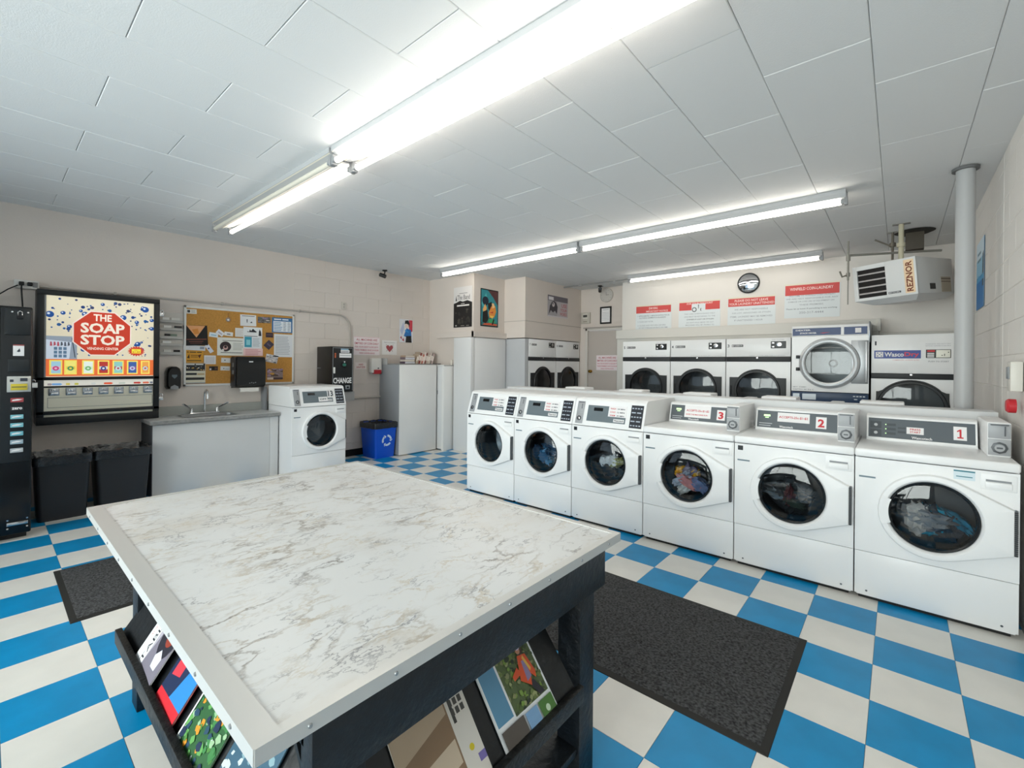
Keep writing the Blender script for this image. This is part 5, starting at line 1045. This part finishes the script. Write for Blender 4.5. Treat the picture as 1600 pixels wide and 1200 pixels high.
# ------------------------------------------------------------------ posters and fittings at the rear left
r2 = random.Random(9)
flat('poster', 'black concert poster with a white top part on the corner post wall', 'poster', (-5.71, 5.147, 2.03), 0, .44, .67, '#dcd8d6',
     [('#1e1c1b', ('r', .0, 1, 0, .60)), ('#1e1c1b', [(0, .60), (.15, .62), (.35, .66), (.5, .63), (.75, .655), (1, .60)]), ('#6a6668', ('t', 'The Band', .2, .88, .68, .80)), ('#8f8b8b', ('r', .3, .75, .83, .845)), ('#2a2829', [(.10, .66), (.14, .80), (.18, .66)]), ('#e4e0dc', ('r', .18, .85, .52, .555)), ('#d9d4cf', ('r', .4, .6, .575, .59))]+blot(['#38342f', '#4a453e', '#2d2a28'], 16, .1, .9, .08, .45, .04, .1, r2)+[('#b8b2a8', ('r', .1, .18, .03, .06)), ('#8f8a80', ('r', .4, .6, .03, .045)), ('#8f8a80', ('r', .7, .85, .03, .045))], group='posters')
flat('poster', 'painted teal and orange poster of two faces', 'poster', (-5.2315, 5.30, 2.05), PI/2, .43, .625, '#171514',
     [('#2f8a94', ('r', .04, .96, .03, .97)), ('#5a3234', [(.4, .97), (.96, .97), (.96, .6), (.7, .8)]), ('#4db0b5', [(.04, .6), (.3, .9), (.4, .7), (.15, .5)]), ('#2c6b70', [(.04, .1), (.5, .3), (.96, .1), (.96, .03), (.04, .03)]), ('#1a2233', ('c', .27, .68, .12)), ('#e8b06a', [(.12, .45), (.25, .6), (.34, .5), (.3, .4), (.15, .38)]), ('#17130f', [(.1, .12), (.12, .38), (.38, .45), (.44, .2), (.3, .08)]), ('#14110f', [(.40, .62), (.62, .68), (.66, .5), (.5, .4), (.42, .5)]), ('#e58f3a', [(.45, .38), (.60, .56), (.82, .58), (.88, .42), (.76, .26), (.5, .24)]), ('#f0c890', [(.62, .64), (.74, .64), (.80, .54), (.66, .5)]), ('#c03a2c', [(.5, .38), (.72, .42), (.68, .37)]), ('#f2c75a', [(.5, .3), (.75, .3), (.65, .22)]), ('#3aa06a', [(.42, .2), (.7, .22), (.9, .12), (.45, .1)]), ('#d05a34', [(.1, .04), (.9, .04), (.95, .08), (.5, .10), (.2, .08)]), ('#181513', [(.62, .06), (.72, .22), (.78, .2), (.7, .06)])], group='posters')
flat('poster', 'grey landscape poster with red lettering above alcove dryer 8', 'poster', (-4.766, 6.53, 2.29), PI/2, .64, .385, '#a9a4a8',
     [('#6e686f', ('r', 0, 1, .75, 1)), ('#e0dcde', ('r', .04, .28, .78, .93)), ('#b9b2b5', ('r', .45, 1, 0, .75)), ('#3f3b42', [(.05, .1), (.1, .5), (.2, .7), (.3, .75), (.4, .7), (.48, .5), (.45, .15), (.35, .3), (.25, .2), (.15, .3)]), ('#c9bfc0', ('c', .27, .58, .11)), ('#2b282c', ('c', .25, .62, .04)), ('#b84a52', ('t', 'USE', .68, .95, .50, .68)), ('#b84a52', ('t', 'YOUR', .62, .95, .30, .45)), ('#b84a52', ('t', 'WORDS', .6, .95, .10, .26)), ('#d3ccd0', ('r', 0, 1, 0, .05))], group='posters')
t = thing('thermostat', 'beige wall thermostat box with a grey display in the niche', 'thermostat', (-4.745, 7.65, 0))
M().box(0, .20, -.045, 0, 2.23, 2.445, .008).build('housing', mat('#bdb7ad', .5), t)
m = M(); m.box(.045, .155, -.048, -.045, 2.32, 2.42, .001, 1); m.mi = 1; m.box(.055, .145, -.05, -.048, 2.35, 2.395); m.mi = 2; m.box(.06, .14, -.0505, -.045, 2.255, 2.275); m.build('display', [mat('#d3cec5', .4), mat('#4a4a46', .3), mat('#8f897f', .5)], t, smooth=False)
t = thing('framed_notice', 'small certificate in a black frame beside the niche door', 'picture frame', (-4.335, 7.65, 2.205))
M().box(0, .235, -.012, 0, 0, .325).build('backing', mat('#17181a', .5), t, smooth=False)
m = M()
for a, b, c, d in ((0, .235, .305, .325), (0, .235, 0, .02), (0, .02, 0, .325), (.215, .235, 0, .325)): m.box(a, b, -.022, -.010, c, d, .003)
m.build('frame', mat('#18191b', .35), t)
m = M(); m.box(.03, .205, -.0135, -.012, .03, .295); m.mi = 1; m.box(.06, .175, -.014, -.0135, .262, .272)
for i in range(6): m.box(.05, .185, -.014, -.0135, .07+i*.028, .076+i*.028)
m.build('certificate', [PAPER, mat('#b0b1b6', .6)], t, smooth=False)
t = thing('wall_clock', 'round white wall clock partly behind the camera in the niche', 'clock', (-4.20, 7.65, 2.745))
M().lathe([(.135, 0), (.135, -.03), (.125, -.04), (.12, -.034)], (0, 0, 0), 'y', 32).build('rim', mat('#c3beb8', .4), t)
M().lathe([(.12, -.028), (.12, -.033)], (0, 0, 0), 'y', 32).build('face', mat('#dedad6', .4), t)
m = M(); m.box(-.004, .06, -.036, -.034, -.003, .004).box(-.003, .003, -.036, -.034, 0, .06)
for i in range(12): a = i*PI/6; m.box(.10*math.cos(a)-.004, .10*math.cos(a)+.004, -.0345, -.033, .10*math.sin(a)-.004, .10*math.sin(a)+.004)
m.build('hands_and_marks', mat('#6d6a68', .5), t, smooth=False)
def camera_(label, loc, rz):
    t = thing('security_camera', label, 'camera', loc, rz)
    M().lathe([(.04, 0), (.04, -.012), (.02, -.02)], (0, 0, 0), 'z', 16).tube([(0, 0, -.015), (0, 0, -.05), (0, -.03, -.075)], .010, 8).build('mount', BLACKM, t)
    b_ = M(Matrix.Translation((0, -.03, -.085)) @ Matrix.Rotation(-.35, 4, 'X')); b_.lathe([(.0255, .05), (.032, .045), (.032, -.05), (.026, -.055)], (0, 0, 0), 'y', 20); b_.build('camera_body', mat('#1e1e1f', .35), t)
    l_ = M(Matrix.Translation((0, -.03, -.085)) @ Matrix.Rotation(-.35, 4, 'X')); l_.lathe([(.024, -.056), (.022, -.058), (.010, -.059)], (0, 0, 0), 'y', 16); l_.build('lens', mat('#55585c', .1), t)
    M().tube([(0, 0, -.01), (.03, .02, -.02), (.06, .04, -.004)], .004, 6).build('cable', BLACKM, t)
camera_('small black security camera hanging from the ceiling near the left wall', (-6.20, 4.12, ZC-.002), -.9)
camera_('small black security camera above the niche door', (-4.22, 7.42, ZC-.002), .55)
t = thing('electrical_conduit', 'grey conduit under the ceiling between the alcove and the rear light', 'conduit')
M().tube([(-4.76, 7.03, ZC-.03), (-3.38, 7.03, ZC-.03)], .013, 10).build('conduit_pipe', mat('#9b9c9c', .4, .4), t)
M().lathe([(.02, -.03), (.02, .03)], (-4.40, 7.03, ZC-.03), 'x', 12).lathe([(.018, -.02), (.018, .02)], (-3.72, 7.03, ZC-.03), 'x', 12).build('coupling', mat('#b9babb', .35, .5), t)
flat('door_sign', 'white sign with red lettering on the beige niche door', 'sign', (-4.425, YN+.018, 1.325), 0, .46, .285, '#eadde0',
     [('#b8404f', ('t', 'ALL MACHINES ARE', .1, .9, .78, .90)), ('#b8404f', ('t', 'EMPTIED OF COIN DAILY', .04, .96, .58, .70)), ('#c4606d', ('t', 'FOR YOUR SAFETY & SECURITY', .05, .95, .40, .49)), ('#c4606d', ('t', 'THESE PREMISES HAVE 24 HOUR', .04, .96, .23, .32)), ('#c4606d', ('t', 'VIDEO SURVEILLANCE', .2, .8, .07, .15))], group='coin notices')

# ------------------------------------------------------------------ laminated notices above the dryers
PR = '#cf4f4c'; LI = '#a3a9b0'; PB = '#dde4e7'
def notice(label, x0, x1, z0, z1, head, body, top, extra=()):
    t = flat('wall_sign', label, 'sign', (x0, YB-.002, z0), 0, x1-x0, z1-z0, PB, [('#ded9c8', ('r', 0, 1, .955, 1)), (PR, ('r', .01, .985, top, .955))]+list(head)+list(body)+list(extra), .003, 'laminated red and white notices above the dryers', .012)
    return t
notice('laminated notice headed dryers, leftmost of the four wall signs', -3.495, -2.865, 1.965, 2.462,
       [('#f0dcd9', ('t', 'DRYERS', .38, .62, .84, .91)), ('#f0dcd9', ('t', 'IMPORTANT NOTICE', .3, .9, .745, .80))],
       [('#7c848d', ('t', '1. APPROXIMATELY 6 MINUTES DRYING FOR 25c', .06, .95, .60, .645)), ('#7c848d', ('t', 'CLOTHING GARMENTS & BLANKETS', .1, .85, .53, .575)), (LI, ('t', '2. CLEAN LINT FILTER', .06, .5, .40, .445)), (LI, ('t', '3. CLOSE AND RETURN DRYERS', .06, .85, .27, .315)), (LI, ('t', 'DO NOT OVERLOAD DRYERS AT ANY TIME', .1, .9, .19, .235))], .72)
notice('laminated notice with a round black mark pasted over its red header', -2.745, -2.10, 1.97, 2.468,
       [('#f0dcd9', ('t', 'FOR YOUR DISCOUNT', .2, .82, .88, .94))],
       [(LI, ('t', 'THIS CARD IS REPLACEABLE ONLY', .14, .88, .56, .60)), (LI, ('t', 'AND MUST BE RETURNED TO THE', .14, .88, .47, .51)), ('#5f6770', ('t', 'OWNER IF LOST OR STOLEN', .2, .85, .38, .42)), (LI, ('t', 'DO NOT FOLD BEND OR CUT', .2, .85, .28, .32)), (LI, ('t', 'MACHINES WILL BE UNABLE TO', .18, .86, .20, .24)), (LI, ('t', 'READ DAMAGED CARDS', .24, .86, .11, .15))], .70,
       [(PB, ('r', .32, .65, .64, .90)), ('#3a3d42', ('c', .385, .715, .075)), (PB, ('c', .385, .715, .05)), ('#3a3d42', [(.48, .74), (.49, .74), (.495, .87), (.475, .87)]), ('#3a3d42', [(.53, .68), (.555, .66), (.545, .715), (.56, .76), (.53, .74)])])
notice('laminated notice asking people not to leave laundry unattended, third of the wall signs', -1.995, -1.352, 1.98, 2.468,
       [('#f0dcd9', ('t', 'PLEASE DO NOT LEAVE', .15, .85, .85, .92)), ('#f0dcd9', ('t', 'YOUR LAUNDRY UNATTENDED', .03, .97, .75, .82))],
       [(LI, ('t', 'WE ARE NOT RESPONSIBLE', .15, .85, .585, .635)), (LI, ('t', 'FOR LOST, ABANDONED OR STOLEN', .1, .9, .475, .525)), (LI, ('t', 'ITEMS. LAUNDRY MAY BE REMOVED', .06, .94, .365, .415)), (LI, ('t', 'IF UNATTENDED 1 HOUR', .15, .75, .255, .305))], .71)
notice('highest and rightmost of the four laminated red and white notices', -1.24, -.597, 2.108, 2.588,
       [('#f2dedb', ('t', 'WINFIELD COIN-LAUNDRY', .1, .88, .80, .885))],
       [(LI, ('t', 'WELCOME TO WINFIELD COIN LAUNDRY', .08, .92, .62, .665)), (LI, ('t', 'WE ARE NOT RESPONSIBLE FOR ANY', .03, .97, .535, .58)), (LI, ('t', 'DAMAGE OR LOSS USE OF EQUIPMENT ON', .07, .9, .445, .495)), (LI, ('t', 'THESE PREMISES.', .28, .72, .355, .40)), ('#6f7780', ('t', 'Please let us know if something is not working', .04, .95, .235, .285)), (LI, ('t', '250-317-4444', .28, .72, .12, .185))], .66)
t = thing('convex_mirror', 'small round convex security mirror with a black rim above the wall signs', 'mirror', (-1.706, YB, 2.665))
M().lathe([(.150, 0), (.152, -.02), (.145, -.032), (.134, -.028)], (0, 0, 0), 'y', 40, True, False).build('rim', mat('#1d2226', .4), t)
mm = mat('#c6ccd2', .06, 1)
M().lathe([(.137, -.024), (.12, -.031), (.09, -.040), (.05, -.047), (.0001, -.05)], (0, 0, 0), 'y', 40, False, False).build('mirror_face', mm, t)

# ------------------------------------------------------------------ right wall
flat('poster', 'tall blue and white poster seen edge-on on the right wall beside the column', 'poster', (XR-.008, 5.83, 1.95), -PI/2, .46, .585, '#3f86ba',
     [('#cfe0ea', ('r', 0, 1, .72, 1)), ('#8fbfd8', ('r', 0, 1, .48, .74)), ('#6f8fa0', ('r', .15, .6, .80, .84)), ('#5f8090', ('r', .15, .6, .70, .74)), ('#2574b4', ('r', 0, 1, 0, .42)), ('#2f3f48', [(.78, .3), (.95, .3), (.95, .8), (.82, .76)]), ('#4f9cc8', [(0, .42), (.3, .5), (.6, .44), (1, .5), (1, .4), (0, .4)]), ('#dfe8ec', ('r', .97, 1, 0, 1))])
t = thing('wall_outlet', 'small pale outlet plate on the right wall behind the column', 'outlet', (XR-.008, 6.1, 0), -PI/2)
M().box(0, .10, -.012, 0, 1.40, 1.55, .003).build('plate', mat('#d9d5cb', .45), t); M().box(.03, .07, -.02, -.012, 1.43, 1.46, .003).box(.03, .07, -.02, -.012, 1.49, 1.52, .003).build('sockets', mat('#bdb9af', .4), t)
t = thing('fire_alarm_box', 'small white and red pull station at the right edge above washing machine 1', 'alarm', (XR-.008, 3.90, 0), -PI/2)
M().box(0, .11, -.05, 0, 1.30, 1.47, .006).build('housing', mat('#d6d2c9', .4), t)
M().box(.02, .09, -.056, -.05, 1.37, 1.44, .002).build('grey_inset', mat('#8b8f92', .4), t)
M().lathe([(.04, -.02), (.04, -.05), (.03, -.06)], (.05, 0, 1.215), 'y', 20).build('red_knob', mat('#c02b33', .35), t)
